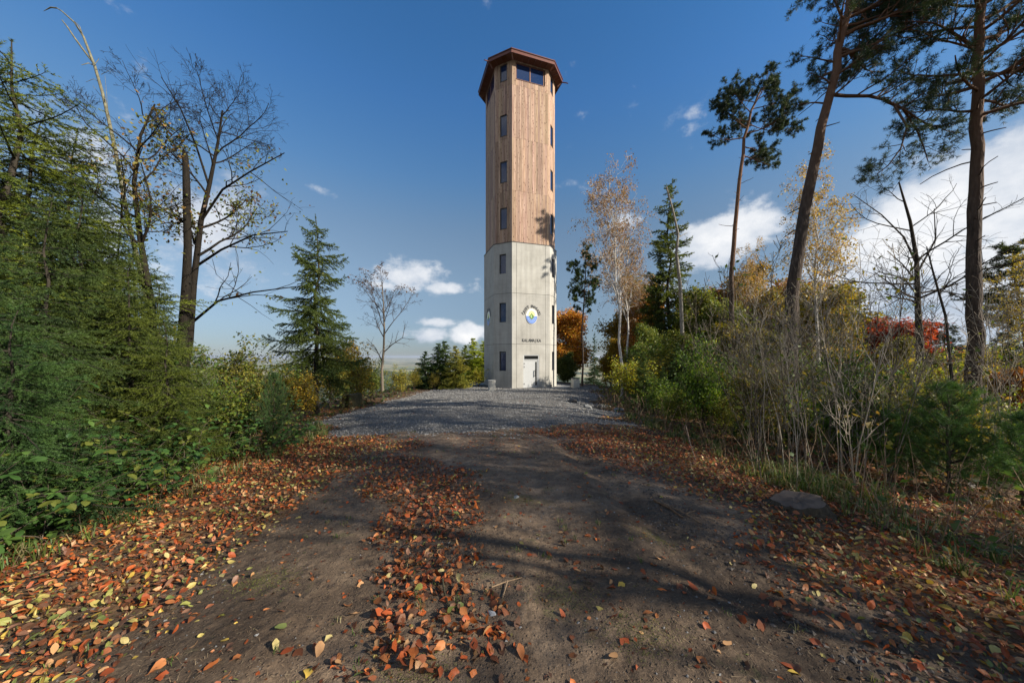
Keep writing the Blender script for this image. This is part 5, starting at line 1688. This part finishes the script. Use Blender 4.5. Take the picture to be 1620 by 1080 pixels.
# low spruces along the gravel's right bank
for lab, px, Y, h, col in [
    ('young spruce right of the white birch trunk, lower boughs on the bank', 1018, 15.5, 2.6, (1.3, 1.3, .8)),
    ('small spruce beside the bank, between the birches and the crooked trunk', 1048, 13.5, 1.9, (1.1, 1.2, .8)),
    ('dark young spruce under the tall narrow spruce', 1072, 17.5, 3.3, (1.0, 1.1, .8)),
    ('young spruce left of the thicket, pale tipped', 1102, 14, 3.0, (1.5, 1.4, .8)),
    ('young spruce between thicket stems left of the leaning pine', 1190, 13, 2.6, (1.1, 1.2, .8)),
    ('young spruce behind the thicket, right of the leaning pine', 1330, 12, 2.4, (1.2, 1.2, .8)),
    ('young spruce below the bare dark tree', 1440, 11, 2.2, (1.2, 1.3, .8))]:
    s = h / 3.6
    put('young_conifer', lab, 'tree', at(px, Y), Y, young_conifer, (s, s, s), px * .3, col, 'young spruces in the right-hand wood')

# unseen trees added outside the frame on the right to shade and dapple the track
GO = 'unseen trees added for shade beyond the right frame edge'
for lab, x, y, src, s, rot in [
    ('second very tall birch out of frame far to the right', 21.5, .2, birch1, 1.6, 5)]:
    put('pine_tree', lab, 'tree', x, y, src, (s * 1.2, s * 1.2, s), rot, (1, 1, 1), GO)  # a birch, added out of view for its gappy, dappled shade
for lab, x, y, src, s, rot in [
    ('birch out of frame beyond the others', 19.0, -1.5, birch1, 1.1, 1),
    ('birch out of frame right of the camera', 11.8, .9, birch2, .9, 5)]:
    put('birch_tree', lab, 'tree', x, y, src, s, rot, (1, 1, 1), GO)


for lab, x, y, s, rot in [('bare tree out of frame on the right', 12.8, -1.8, 1.2, 0), ('smaller bare tree out of frame on the right', 9.6, -.75, .85, 2)]:
    put('bare_tree', lab, 'tree', x, y, bare_parts, s, rot, group=GO)
for lab, x, y, s in [('young spruce out of frame by the right verge', 6.4, .9, .75), ('second young spruce out of frame by the right verge', 7.6, 2.3, .9), ('third young spruce out of frame right of the camera', 5.9, -.6, .7)]:
    put('young_conifer', lab, 'tree', x, y, young_conifer, s, x, (1, 1, 1), GO)


# ------------------------------------------------------------------ ground cover
rng = np.random.default_rng(555)


def verge_m(x, y):
    """metres inside the overgrown verge"""
    w = (fbm(x * .8, y * .8, 41, 3) - .5) * 1.0
    left = (-3.75 - 0.13 * y - x)
    right = x - (4.05 - .02 * y)
    return np.maximum(left, right) + w - 0.6 * np.maximum(0, gravel_m(x, y) > -.3)


def cover_points(n, x0, x1, y0, y1, mmin=0, mmax=99, pw=1.0):
    """random points, denser near the camera"""
    y = y0 + (y1 - y0) * rng.random(n * 4) ** pw; x = x0 + (x1 - x0) * rng.random(n * 4)
    m = verge_m(x, y)
    ok = (m > mmin) & (m < mmax) & (np.abs(x) < 1.62 * y + 1.2) & (gravel_m(x, y) < -.2)
    idx = np.nonzero(ok)[0][:n]
    return x[idx], y[idx], m[idx]


# bramble: arching canes with three-part leaves, left verge
def bramble():
    g, gs = G(), G()
    x, y, m = cover_points(520, -8.5, -3.6, 1.7, 8.0, .1)
    P, U, W, S, C = [], [], [], [], []
    cols = np.array([[.045, .10, .022], [.06, .125, .028], [.085, .15, .03], [.035, .08, .022], [.14, .16, .03]])
    for i in range(len(x)):
        base = np.array([x[i], y[i], float(surf(x[i], y[i]))])
        h = .22 + .5 * min(1, m[i]) * rng.random() + .1
        az = rng.random() * 6.28
        p, r = curve(rng, base, [math.cos(az) * .5, math.sin(az) * .5, 1], h * 2.2, .004, 8, .08, -.16, .5)
        tubes(gs, [p], [np.maximum(r, .0022)], 3)
        for t in np.linspace(.25, 1, 8):
            q, T, _ = sample(p, r, np.array([t])); q = q[0]
            a = rng.random() * 6.28; d = np.array([math.cos(a), math.sin(a), .1])
            q2 = q + d * .06
            sz = .055 + .045 * rng.random(); c = cols[rng.integers(0, 5)] * (.8 + .4 * rng.random())
            for da, sc in ((0, 1.15), (1.35, .9), (-1.35, .9)):
                dd = np.array([math.cos(a + da), math.sin(a + da), -.25 + .3 * rng.normal()])
                P.append(q2); U.append(dd); W.append([-math.sin(a + da), math.cos(a + da), .25 * rng.normal()]); S.append(sz * sc); C.append(c)
    blades(g, np.array(P), np.array(U), np.array(W), np.array(S), np.array(C), rng, .25, .3, 1.25)
    o = bpy.data.objects.new('bramble', None); COL.objects.link(o)
    tag(o, 'sprawling green bramble with three-part leaves along the left verge', 'bramble', kind='stuff')
    link('canes', gs.mesh('bramble_canes', M['bark_twig']), o)
    link('leaves', g.mesh('bramble_leaves', M['leaf']), o)


bramble()


def undergrowth():
    g, gs = G(), G()
    x, y, m = cover_points(15000, -12, 26, 2.6, 27, .1, 99, 1.5)
    z = surf(x, y)
    h = np.clip(m * .35, .08, .65) * rng.random(len(x)) ** 1.2
    far = 1 + y / 16
    P = np.stack([x, y, z + h], -1)
    n = len(x)
    U = rng.normal(size=(n, 3)); U[:, 2] *= .5; W = rng.normal(size=(n, 3)); W[:, 2] *= .5
    cols = np.array([[.05, .10, .022], [.07, .12, .03], [.10, .13, .03], [.13, .12, .03], [.16, .09, .03], [.10, .065, .03], [.045, .08, .02]])
    blades(g, P, nrm(U), nrm(W), .075 * far * (.6 + .7 * rng.random(n)), cols[rng.integers(0, 7, n)], rng, simple=True, width=1.1)
    # dead stalks and brush
    x, y, m = cover_points(3300, 3.6, 24, 3.2, 20, .1, 99, 1.5)
    ps, rs = [], []
    z = surf(x, y)
    for i in range(len(x)):
        p, r = curve(rng, [x[i], y[i], z[i] - .02], [rng.normal() * .35, rng.normal() * .35, 1], .25 + .75 * rng.random() ** 1.5, .0035, 5, .14, -.02, .5)
        ps.append(p); rs.append(np.maximum(r, .0018) * (1 + y[i] / 12))
    c = 1.7
    tubes(gs, ps, rs, 3, col=(2.6, 2.3, 1.9))
    o = bpy.data.objects.new('undergrowth', None); COL.objects.link(o)
    tag(o, 'low tangle of leafy plants and dead stalks under the trees', 'undergrowth', kind='stuff')
    link('leaves', g.mesh('undergrowth_leaves', M['leaf']), o)
    link('stalks', gs.mesh('undergrowth_stalks', M['bark_twig']), o)


undergrowth()


def grass():
    g = G()
    xs, ys = [], []
    x, y, m = cover_points(600, -8, 12, 2.0, 14, -.15, 1.3, 1.2)
    xs.append(x); ys.append(y); cnt = [np.full(len(x), 16)]; hh = [np.full(len(x), .20)]
    # scattered tufts on the dirt
    x = rng.uniform(-5, 5, 420); y = rng.uniform(1.2, 9, 420); ok = (fbm(x * 1.1, y * 1.1, 61, 3) > .53)
    xs.append(x[ok]); ys.append(y[ok]); cnt.append(np.full(ok.sum(), 9)); hh.append(np.full(ok.sum(), .045))
    # fallen tall grass clump by the stump
    x = 4.4 + rng.normal(size=26) * .3; y = 5.1 + rng.normal(size=26) * .35
    xs.append(x); ys.append(y); cnt.append(np.full(26, 26)); hh.append(np.full(26, .34))
    x = np.concatenate(xs); y = np.concatenate(ys); k = np.concatenate(cnt); H = np.concatenate(hh)
    z = surf(x, y)
    X = np.repeat(np.stack([x, y, z], -1), k, 0); Hh = np.repeat(H, k)
    n = len(X); X[:, :2] += rng.normal(size=(n, 2)) * (.12 * Hh + .012)[:, None]
    az = rng.random(n) * 6.28; L = Hh * (.5 + .9 * rng.random(n))
    out = np.stack([np.cos(az), np.sin(az), np.zeros(n)], -1); side = np.stack([-np.sin(az), np.cos(az), np.zeros(n)], -1)
    wd = (.0022 + .003 * rng.random(n) * (Hh > .1))[:, None] * (1 + X[:, 1:2] / 12)
    up = np.array([0, 0, 1.0]); bend = (.3 + .9 * rng.random(n))[:, None]
    p1 = X + up * (L * .6)[:, None] + out * (L[:, None] * .25 * bend)
    p2 = X + up * (L * .75)[:, None] * (1.25 - .5 * bend) + out * (L[:, None] * .75 * bend)
    V = np.stack([X - side * wd, X + side * wd, p1 + side * wd * .8, p1 - side * wd * .8, p2], 1)
    idx = np.arange(n)[:, None] * 5
    cols = np.array([[.07, .12, .025], [.11, .15, .03], [.20, .17, .07], [.26, .22, .12], [.05, .09, .02]])
    c = cols[rng.integers(0, 5, n)] * (.8 + .4 * rng.random((n, 1)))
    cc = np.repeat(c, 5, 0)
    g.add(V.reshape(-1, 3), idx + np.array([[0, 1, 2, 3]]), cc)
    g.add(V.reshape(-1, 3), idx + np.array([[3, 2, 4]]), cc)
    tag(link('grass', g.mesh('grass', M['grass'])), 'tufts of thin green and straw-coloured grass along both verges', 'grass', kind='stuff')


grass()

# ------------------------------------------------------------------ fallen leaves
def leaf_density(x, y):
    w = (fbm(x * 1.3, y * 1.3, 71, 4) - .5) * 2
    d = 0.042 + 0.10 * np.clip(w + .2, 0, 1)
    # central drift
    for cx, cy, rx, ry, a, k in [(-1.35, 4.55, .95, .62, -.3, 1.0), (-.85, 3.55, .62, .75, .25, 1.0), (-.62, 2.72, .50, .42, 0, .9), (-.45, 2.1, .5, .4, 0, .75), (-.9, 1.75, .28, .2, 0, .35), (.35, 1.55, .3, .18, 0, .4), (-2.0, 5.6, 1.1, .6, -.4, .85), (-1.5, 5.0, 1.1, .55, 0, .9), (-2.6, 7.0, .9, .8, 0, .8)]:
        u = (x - cx) * math.cos(a) + (y - cy) * math.sin(a); v = -(x - cx) * math.sin(a) + (y - cy) * math.cos(a)
        q = (u / rx) ** 2 + (v / ry) ** 2
        d = np.maximum(d, k * sstep(1.25, .5, q + w * .45))
    left = (-2.35 - .12 * (y - 2.5)) - x
    d = np.maximum(d, sstep(-.25, .35, left + w * .35))
    right = x - (1.80 + .16 * (y - 2.0) * (y < 4) + .32 * (y >= 4) - .38 * np.clip(y - 4, 0, 6))
    d = np.maximum(d, 1.0 * sstep(-.2, .7, right + w * .6))
    d = d * (1 - .95 * sstep(-.6, .2, gravel_m(x, y))) * (1 - .35 * sstep(.6, 2.2, verge_m(x, y)))
    return np.clip(d, 0, 1)


BEECH = np.array([[.34, .078, .020], [.38, .110, .028], [.27, .060, .018], [.38, .145, .05], [.19, .048, .018], [.29, .105, .035], [.12, .042, .018], [.40, .22, .10], [.23, .08, .035], [.15, .075, .045], [.10, .05, .03]])
YLW = np.array([[.40, .27, .05], [.34, .27, .08], [.20, .20, .05], [.42, .34, .14], [.12, .14, .04]])


def scatter(n, x0, x1, y0, y1, pw=1.0):
    y = y0 + (y1 - y0) * rng.random(n) ** pw; x = x0 + (x1 - x0) * rng.random(n)
    ok = (rng.random(n) < leaf_density(x, y)) & (np.abs(x) < 1.62 * y + .8)
    return x[ok], y[ok]


def leaf_cols(x, y):
    n = len(x)
    py = .06 + .16 * (np.abs(x) > 2.2) + .12 * (y < 2.6) * (x < -1)
    yl = rng.random(n) < py
    c = np.where(yl[:, None], YLW[rng.integers(0, len(YLW), n)], BEECH[rng.integers(0, len(BEECH), n)])
    return c * (.75 + .5 * rng.random((n, 1)))


def fallen():
    g = G()
    X, Y = [], []
    x, y = scatter(95000, -9, 9, 1.0, 8.5); X.append(x); Y.append(y)
    x, y = scatter(34000, -12, 13, 8.0, 16.5, 1.1); X.append(x); Y.append(y)
    x = np.concatenate(X); y = np.concatenate(Y)
    n = len(x)
    near = np.hypot(x, y) < 5.2
    dens = leaf_density(x, y)
    z = surf(x, y) + .004 + .03 * dens * rng.random(n)
    tilt = .12 + .45 * dens
    az = rng.random(n) * 6.28
    tilt = tilt * (1 + 1.2 * (rng.random(n) < .15))
    U = np.stack([np.cos(az), np.sin(az), rng.normal(size=n) * tilt], -1); W = np.stack([-np.sin(az), np.cos(az), rng.normal(size=n) * tilt], -1)
    size = (.034 + .044 * rng.random(n) ** 1.6) * (1 + .25 * (y > 9))
    C = leaf_cols(x, y)
    # the 300 that show largest become leaves of their own
    area = size ** 2 / (x ** 2 + y ** 2 + 1) / np.sqrt(x ** 2 + y ** 2 + 2.5)
    vis = (np.abs(x) < 1.47 * y) & (y > 1.66)
    order = np.argsort(-(area * vis))[:300]
    big = np.zeros(n, bool); big[order] = True
    rest = ~big
    P = np.stack([x, y, z], -1)
    a = rest & near; b = rest & ~near
    h_ = a & (rng.random(n) < .5); k_ = a & ~h_
    blades(g, P[h_], U[h_], W[h_], size[h_], C[h_], rng, .5, .3, 1.0)
    blades(g, P[k_], U[k_], W[k_], size[k_] * .85, C[k_], rng, 1.1, .75, .85)
    blades(g, P[b], U[b], W[b], size[b], C[b], rng, simple=True, width=1.1)
    # broken brown scraps matted underneath
    fy = 1.0 + 8 * rng.random(60000); fx = -6.5 + 13 * rng.random(60000)
    ok = (rng.random(60000) < leaf_density(fx, fy) * .9 + .03) & (np.abs(fx) < 1.62 * fy + .5); fx, fy = fx[ok], fy[ok]; m_ = len(fx)
    a_ = rng.random(m_) * 6.28
    blades(g, np.stack([fx, fy, surf(fx, fy) + .003 + .008 * rng.random(m_)], -1), np.stack([np.cos(a_), np.sin(a_), rng.normal(size=m_) * .3], -1), np.stack([-np.sin(a_), np.cos(a_), rng.normal(size=m_) * .3], -1),
           .014 + .022 * rng.random(m_), leaf_cols(fx, fy) * np.array([[.5, .52, .55]]), rng, simple=True, width=1.2)
    o = link('fallen_leaves', g.mesh('fallen_leaves', M['fallen']), ground); tag(o, kind='stuff')
    mes = []
    for k in range(8):
        gg = G(); blades(gg, np.array([[-.5, 0, 0.0]]), np.array([[1, 0, .05]]), np.array([[0, 1, .02]]), 1.0, (1, 1, 1), rng, .75, .5, .85 + .2 * (k % 3))
        gg.v[0] = gg.v[0] + rng.normal(size=gg.v[0].shape) * np.array([.03, .035, .03])
        # a short stalk
        tubes(gg, [np.array([[-.5, 0, 0], [-.6, .02, .01], [-.72, .03 * (k - 4), .03]])], [np.array([.012, .01, .008])], 3)
        mes.append(gg.mesh('leaf', M['fallen'], True))
    for i in order:
        m = Matrix.Identity(3)
        u = Vector(U[i]).normalized(); w_ = Vector(W[i]); nn = u.cross(w_).normalized(); w_ = nn.cross(u)
        m = Matrix((u, w_, nn)).transposed().to_4x4()
        o = bpy.data.objects.new('leaf', mes[rng.integers(0, 8)]); COL.objects.link(o); o.parent = ground
        s = size[i] * 1.05
        o.matrix_basis = Matrix.Translation((x[i], y[i], z[i] + .004)) @ m @ Matrix.Scale(s, 4)
        o.color = (*C[i], 1)
    print('fallen leaves', n)


fallen()

# leaves caught in the spruces and bramble
# ------------------------------------------------------------------ grit, stones, needles, sticks
OCT_V = np.array([[1, 0, 0], [0, 1, 0], [-1, 0, 0], [0, -1, 0], [0, 0, 1], [0, 0, -1]], float)
OCT_F = np.array([[0, 1, 4], [1, 2, 4], [2, 3, 4], [3, 0, 4], [1, 0, 5], [2, 1, 5], [3, 2, 5], [0, 3, 5]])
CUB_V = np.array([[a, b, c] for a in (-1, 1) for b in (-1, 1) for c in (-1, 1)], float) * .62


def stones(g, x, y, z, s, c, flat=.6):
    n = len(x)
    V = OCT_V[None] * (1 + .5 * (rng.random((n, 6, 1)) - .5)) + rng.normal(size=(n, 6, 3)) * .16
    V[:, :, 2] *= flat
    az = rng.random(n) * 6.28; ca, sa = np.cos(az)[:, None], np.sin(az)[:, None]
    asp = (.6 + .4 * rng.random(n))[:, None]
    X = V[:, :, 0]; Yv = V[:, :, 1] * asp
    V = np.stack([X * ca - Yv * sa, X * sa + Yv * ca, V[:, :, 2]], -1) * s[:, None, None] + np.stack([x, y, z], -1)[:, None, :]
    F = (OCT_F[None] + (np.arange(n) * 6)[:, None, None]).reshape(-1, 3)
    g.add(V.reshape(-1, 3), F, np.repeat(c, 6, 0))


def rock_mat(name, rough=.8):
    m, nt, N, L, b = new_mat(name)
    at_ = nd(N, L, 'ShaderNodeAttribute', attribute_name='Col')
    L.new(at_.outputs['Color'], b.inputs['Base Color']); b.inputs['Roughness'].default_value = rough
    return m


M['grit'] = rock_mat('loose_stone')
# gravel
n = 30000
y = 7.6 + (27 - 7.6) * rng.random(n) ** 1.25; x = rng.uniform(-9, 9, n)
m = gravel_m(x, y); ok = rng.random(n) < sstep(-1.4, .7, m) ** 1.5 + .25 * np.exp(-(((x + .5) / 1.3) ** 2 + ((y - 8.2) / 1.4) ** 2))
x, y = x[ok], y[ok]
g = G(); s = (.010 + .015 * rng.random(len(x)) ** 2) * (1 + y / 22)
c = (.11 + .13 * rng.random((len(x), 1)) ** 1.1) * np.array([[1.02, 1.0, .96]])
stones(g, x, y, surf(x, y) + s * .25, s, c)
gv = bpy.data.objects['gravel_yard']
tag(link('gravel', g.mesh('gravel', M['grit']), gv), kind='stuff')
# grit on the dirt, a stony streak up the middle
n = 20000
y = 1.2 + 9.5 * rng.random(n) ** 1.2; x = rng.uniform(-5, 5, n)
streak = np.exp(-((x + .35 + .05 * (y - 5)) / .35) ** 2) * sstep(3.8, 5, y) * .9 + .25 * np.exp(-((x - 1.2) / .3) ** 2) * (y > 4)
ok = (rng.random(n) < .13 + streak + .5 * sstep(.52, .66, fbm(x * .9, y * .9, 91, 3))) & (np.abs(x) < 1.6 * y)
x, y = x[ok], y[ok]
g = G(); s = .0032 + .010 * rng.random(len(x)) ** 3.5
c = (.07 + .13 * rng.random((len(x), 1)) ** 1.5) * np.array([[1.0, .98, .95]])
stones(g, x, y, surf(x, y) + s * .15, s, c)
tag(link('grit', g.mesh('grit', M['grit']), bpy.data.objects['dirt_path']), kind='stuff')
# clods of churned soil along the rut on the right
n = 2600
y = rng.uniform(1.5, 6.2, n); x = 1.95 - .11 * (y - 2) + rng.normal(size=n) * .26; ok = fbm(x * 2, y * 2, 97, 3) > .42; x, y = x[ok], y[ok]
g = G(); s = .005 + .018 * rng.random(len(x)) ** 3
stones(g, x, y, surf(x, y) + s * .1, s, (.035 + .035 * rng.random((len(x), 1))) * np.array([[1.25, 1.0, .8]]), .7)
tag(link('soil_clods', g.mesh('soil_clods', M['grit']), bpy.data.objects['dirt_path']), kind='stuff')
# small patches of moss on the trodden soil
n = 5200
px_ = np.array([.35, .75, -.5, 1.35, -1.9, .15, 2.5]); py_ = np.array([2.35, 2.0, 1.75, 3.2, 2.6, 4.0, 2.7])
k_ = rng.integers(0, 7, n); x = px_[k_] + rng.normal(size=n) * .13; y = py_[k_] + rng.normal(size=n) * .09
P = np.stack([x, y, surf(x, y) + .002 + .006 * rng.random(n)], -1)
g = G(); mc = np.array([[.13, .15, .03], [.20, .19, .05], [.08, .10, .025]])[rng.integers(0, 3, n)]
needles(g, P, np.tile([0, 0, 1.0], (n, 1)), 2, .014, .0018, 1.1, mc, rng, .3)
tag(link('moss', g.mesh('moss', M['grass']), bpy.data.objects['dirt_path']), kind='stuff')
# dry needles and twig scraps
n = 24000
y = 1.2 + 6.0 * rng.random(n) ** 1.4; x = rng.uniform(-4.5, 4.8, n); ok = (fbm(x * 1.6, y * 1.6, 95, 3) > .45) & (np.abs(x) < 1.6 * y); x, y = x[ok], y[ok]
n = len(x); az = rng.random(n) * 6.28; L_ = .018 + .035 * rng.random(n); wd = .0009 + .0008 * rng.random(n)
P = np.stack([x, y, surf(x, y) + .003 + .004 * rng.random(n)], -1)
d = np.stack([np.cos(az), np.sin(az), rng.normal(size=n) * .12], -1); sd = np.stack([-np.sin(az), np.cos(az), np.zeros(n)], -1)
V = np.stack([P - sd * wd[:, None], P + sd * wd[:, None], P + d * L_[:, None]], 1)
g = G(); c = np.array([[.20, .13, .07], [.26, .19, .11], [.12, .08, .05]])[rng.integers(0, 3, n)]
g.add(V.reshape(-1, 3), np.arange(n * 3).reshape(n, 3), np.repeat(c, 3, 0))
tag(link('needle_litter', g.mesh('needle_litter', M['grit']), bpy.data.objects['dirt_path']), kind='stuff')


def rock(label, x, y, s, sq=(1, .8, .6), col=(1, 1, 1), grp=None):
    r = np.random.default_rng(int(abs(x) * 100 + y * 10))
    import bmesh
    bm = bmesh.new(); bmesh.ops.create_icosphere(bm, subdivisions=3, radius=1)
    offs = [Vector(r.normal(size=3)).normalized() for _ in range(9)]
    for v in bm.verts:
        p = v.co.copy()
        for o_ in offs:                                 # planar facets
            d_ = p.dot(o_) - .68
            if d_ > 0: p -= o_ * d_
        p += v.co * .05 * (fbm(v.co.x * 3, v.co.y * 3 + v.co.z * 2, 3, 2) - .5)
        v.co = Vector((p.x * s * sq[0], p.y * s * sq[1], p.z * s * sq[2]))
    me = bpy.data.meshes.new('rock'); bm.to_mesh(me); bm.free()
    a = me.attributes.new('Col', 'FLOAT_COLOR', 'POINT'); a.data.foreach_set('color', np.ones(len(me.vertices) * 4, 'f'))
    me.materials.append(M['stone'])
    o = link('rock', me, None, (x, y, float(surf(x, y)) + s * sq[2] * .25), (r.normal() * .1, r.normal() * .1, r.random() * 6), 1, col)
    tag(o, label, 'rock', grp)


RG = 'rocks along the eroded bank'
for lab, px, Y, s, sq, col in [
    ('pale slab tilted at the gravel edge below the tallest birch', 957, 17.2, .42, (1, .6, .35), (1.3, 1.2, 1.0)),
    ('brown boulder beside the pale slab on the bank', 945, 16.2, .30, (1, .8, .6), (.7, .6, .5)),
    ('grey rock lying under the bank, nearest the track', 930, 15.0, .24, (1, .8, .6), (.8, .8, .8)),
    ('long grey rock at the right end of the bank', 978, 16.0, .36, (1.3, .6, .4), (.75, .75, .75)),
    ('small rock at the left end of the bank by the gravel', 905, 16.8, .26, (1, .7, .6), (.45, .4, .36)),
    ('rounded stone half buried in the middle of the path', 817, 4.05, .035, (1.2, .9, .6), (.9, .9, .9)),
    ('dark stone poking out of the dirt right of the path middle', 1125, 5.3, .045, (1.2, .8, .6), (.7, .7, .7)),
    ('blue-grey stone among the leaves at the lower middle', 778, 2.15, .025, (1.3, .9, .6), (1.0, 1.05, 1.15)),
]:
    rock(lab, at(px, Y), Y, s, sq, col, RG if s > .2 else 'single stones in the path')


def stump(label, x, y, r, h, slope, flare, seed, col=(1, 1, 1), green=False):
    rr = np.random.default_rng(seed)
    n = 40
    ang = np.arange(n) * 2 * PI / n
    prof = 1 + .09 * np.sin(ang * 5 + 1) + .06 * np.sin(ang * 9 + 2) + rr.normal(size=n) * .02
    rings = [(-.08, flare * 1.12, 1.6), (.02, flare, 1.3), (h * .45, 1 + (flare - 1) * .35, 1.1), (h * .9, 1.02, 1.0), (h, .97, .9)]
    V = []
    for z, sc, e in rings:
        q = 1 + (prof - 1) * e
        V.append(np.stack([np.cos(ang) * r * sc * q, np.sin(ang) * r * sc * q, z + slope * np.cos(ang) * r * (z > .02) * (z / h)], -1))
    V = np.concatenate(V)
    idx = np.arange(5 * n).reshape(5, n)
    F = np.stack([idx[:-1], np.roll(idx[:-1], -1, 1), np.roll(idx[1:], -1, 1), idx[1:]], -1).reshape(-1, 4)
    t = bpy.data.objects.new('tree_stump', None); COL.objects.link(t); t.location = (x, y, float(surf(x, y))); tag(t, label, 'stump')
    g = G(); g.add(V, F, col); link('bark', g.mesh('stump_bark', M['bark_dark'], True), t, color=(1.4, 1.3, 1.1) if not green else (2.2, 2.2, 1.4))
    g = G(); top = V[-n:] * np.array([1, 1, 1]); cuts = []
    for sc in (1.0, .75, .5, .25):
        q = top.copy(); q[:, :2] *= sc; q[:, 2] = h + (top[:, 2] - h) * sc + rr.normal(size=n) * .006 * (sc < 1); cuts.append(q)
    W = np.concatenate(cuts + [np.array([[0, 0, h]])])
    idx = np.arange(4 * n).reshape(4, n)
    g.add(W, np.stack([idx[:-1], np.roll(idx[:-1], -1, 1), np.roll(idx[1:], -1, 1), idx[1:]], -1).reshape(-1, 4)); g.add(W, np.stack([idx[3], np.roll(idx[3], -1), np.full(n, 4 * n)], -1))
    link('cut_face', g.mesh('stump_cut', M['endgrain'], True), t)


stump('low wide tree stump with a dark weathered cut face among leaves on the right', at(1262, 4.1), 4.1, .25, .10, .16, 1.3, 1)
stump('pale old tree stump at the plateau edge right of the lone spruce', at(557, 16.5), 16.5, .42, .62, .1, 1.25, 2, green=True)


def stick(label, pts, r, col, grp='sticks lying on the track'):
    P = np.array([[x, y, float(surf(x, y)) + dz] for x, y, dz in pts])
    return P, r, col, label, grp


def sticks():
    def pw(px, py, dz=.01):
        Y = 864.0 / (py - 581.6); return (at(px, Y), Y, dz)
    data = [
        ('dark forked twig lying across leaves at the lower middle', [[pw(700, 928, .03), pw(703, 950, .02), pw(709, 968), pw(714, 985)], [pw(709, 968), pw(722, 976), pw(735, 980, .02)]], .008, (.7, .8, .6)),
        ('pale straight twig right of the dark forked one', [[pw(778, 942), pw(800, 935, .02), pw(826, 925)], [pw(803, 933, .02), pw(797, 952), pw(795, 960)]], .005, (3.2, 2.9, 2.3)),
        ('thick brown stick on the dirt right of the path', [[pw(1035, 795, .02), pw(1060, 808, .02), pw(1080, 822)]], .014, (1.6, 1.3, 1.0)),
        ('thin broken branch among leaves near the right verge', [[pw(1050, 800, .02), pw(1085, 818, .03), pw(1110, 830)], [pw(1085, 818, .03), pw(1100, 812, .04)]], .007, (2.2, 1.9, 1.5)),
        ('small twig at the bottom right on the dirt', [[pw(1480, 1060), pw(1500, 1068, .01)]], .006, (2.4, 1.8, 1.3)),
        ('crooked grey branch leaning out of the right verge', [[pw(1085, 700, .5), pw(1092, 715, .25), pw(1102, 726)]], .009, (3.2, 3.0, 2.6)),
    ]
    for lab, segs, r, col in data:
        o = bpy.data.objects.new('stick', None); COL.objects.link(o); tag(o, lab, 'stick', 'sticks lying on the ground')
        x0, y0, _ = segs[0][0]
        o.location = (x0, y0, float(surf(x0, y0)))
        g = G()
        for s in segs:
            P = np.array([[x, y, float(surf(x, y)) + dz] for x, y, dz in s]) - np.array(o.location)
            tubes(g, [P], [np.linspace(r, r * .6, len(P))], 6)
        link('wood', g.mesh('stick', M['bark_twig'], True), o, color=col)


sticks()


# ------------------------------------------------------------------ autumn air: far country pales to blue
def haze():
    g = G()
    x0, x1, y0, y1, z0, z1 = -43000, 43000, -3500, 47500, -420, 40
    V = [(x, y, z) for z in (z0, z1) for x, y in ((x0, y0), (x1, y0), (x1, y1), (x0, y1))]
    g.add(V, [[0, 3, 2, 1], [4, 5, 6, 7], [0, 1, 5, 4], [1, 2, 6, 5], [2, 3, 7, 6], [3, 0, 4, 7]])
    m = bpy.data.materials.new('haze_air'); m.use_nodes = True
    nt = m.node_tree; nt.nodes.clear()
    out = nt.nodes.new('ShaderNodeOutputMaterial'); v = nt.nodes.new('ShaderNodeVolumePrincipled')
    v.inputs['Color'].default_value = (.80, .88, 1.0, 1); v.inputs['Density'].default_value = HAZE
    v.inputs['Anisotropy'].default_value = 0.3
    nt.links.new(v.outputs[0], out.inputs['Volume'])
    tag(link('haze', g.mesh('haze', m)), 'thin pale autumn haze over the distant valley', 'haze', kind='stuff')


HAZE = 5.0e-5
haze()
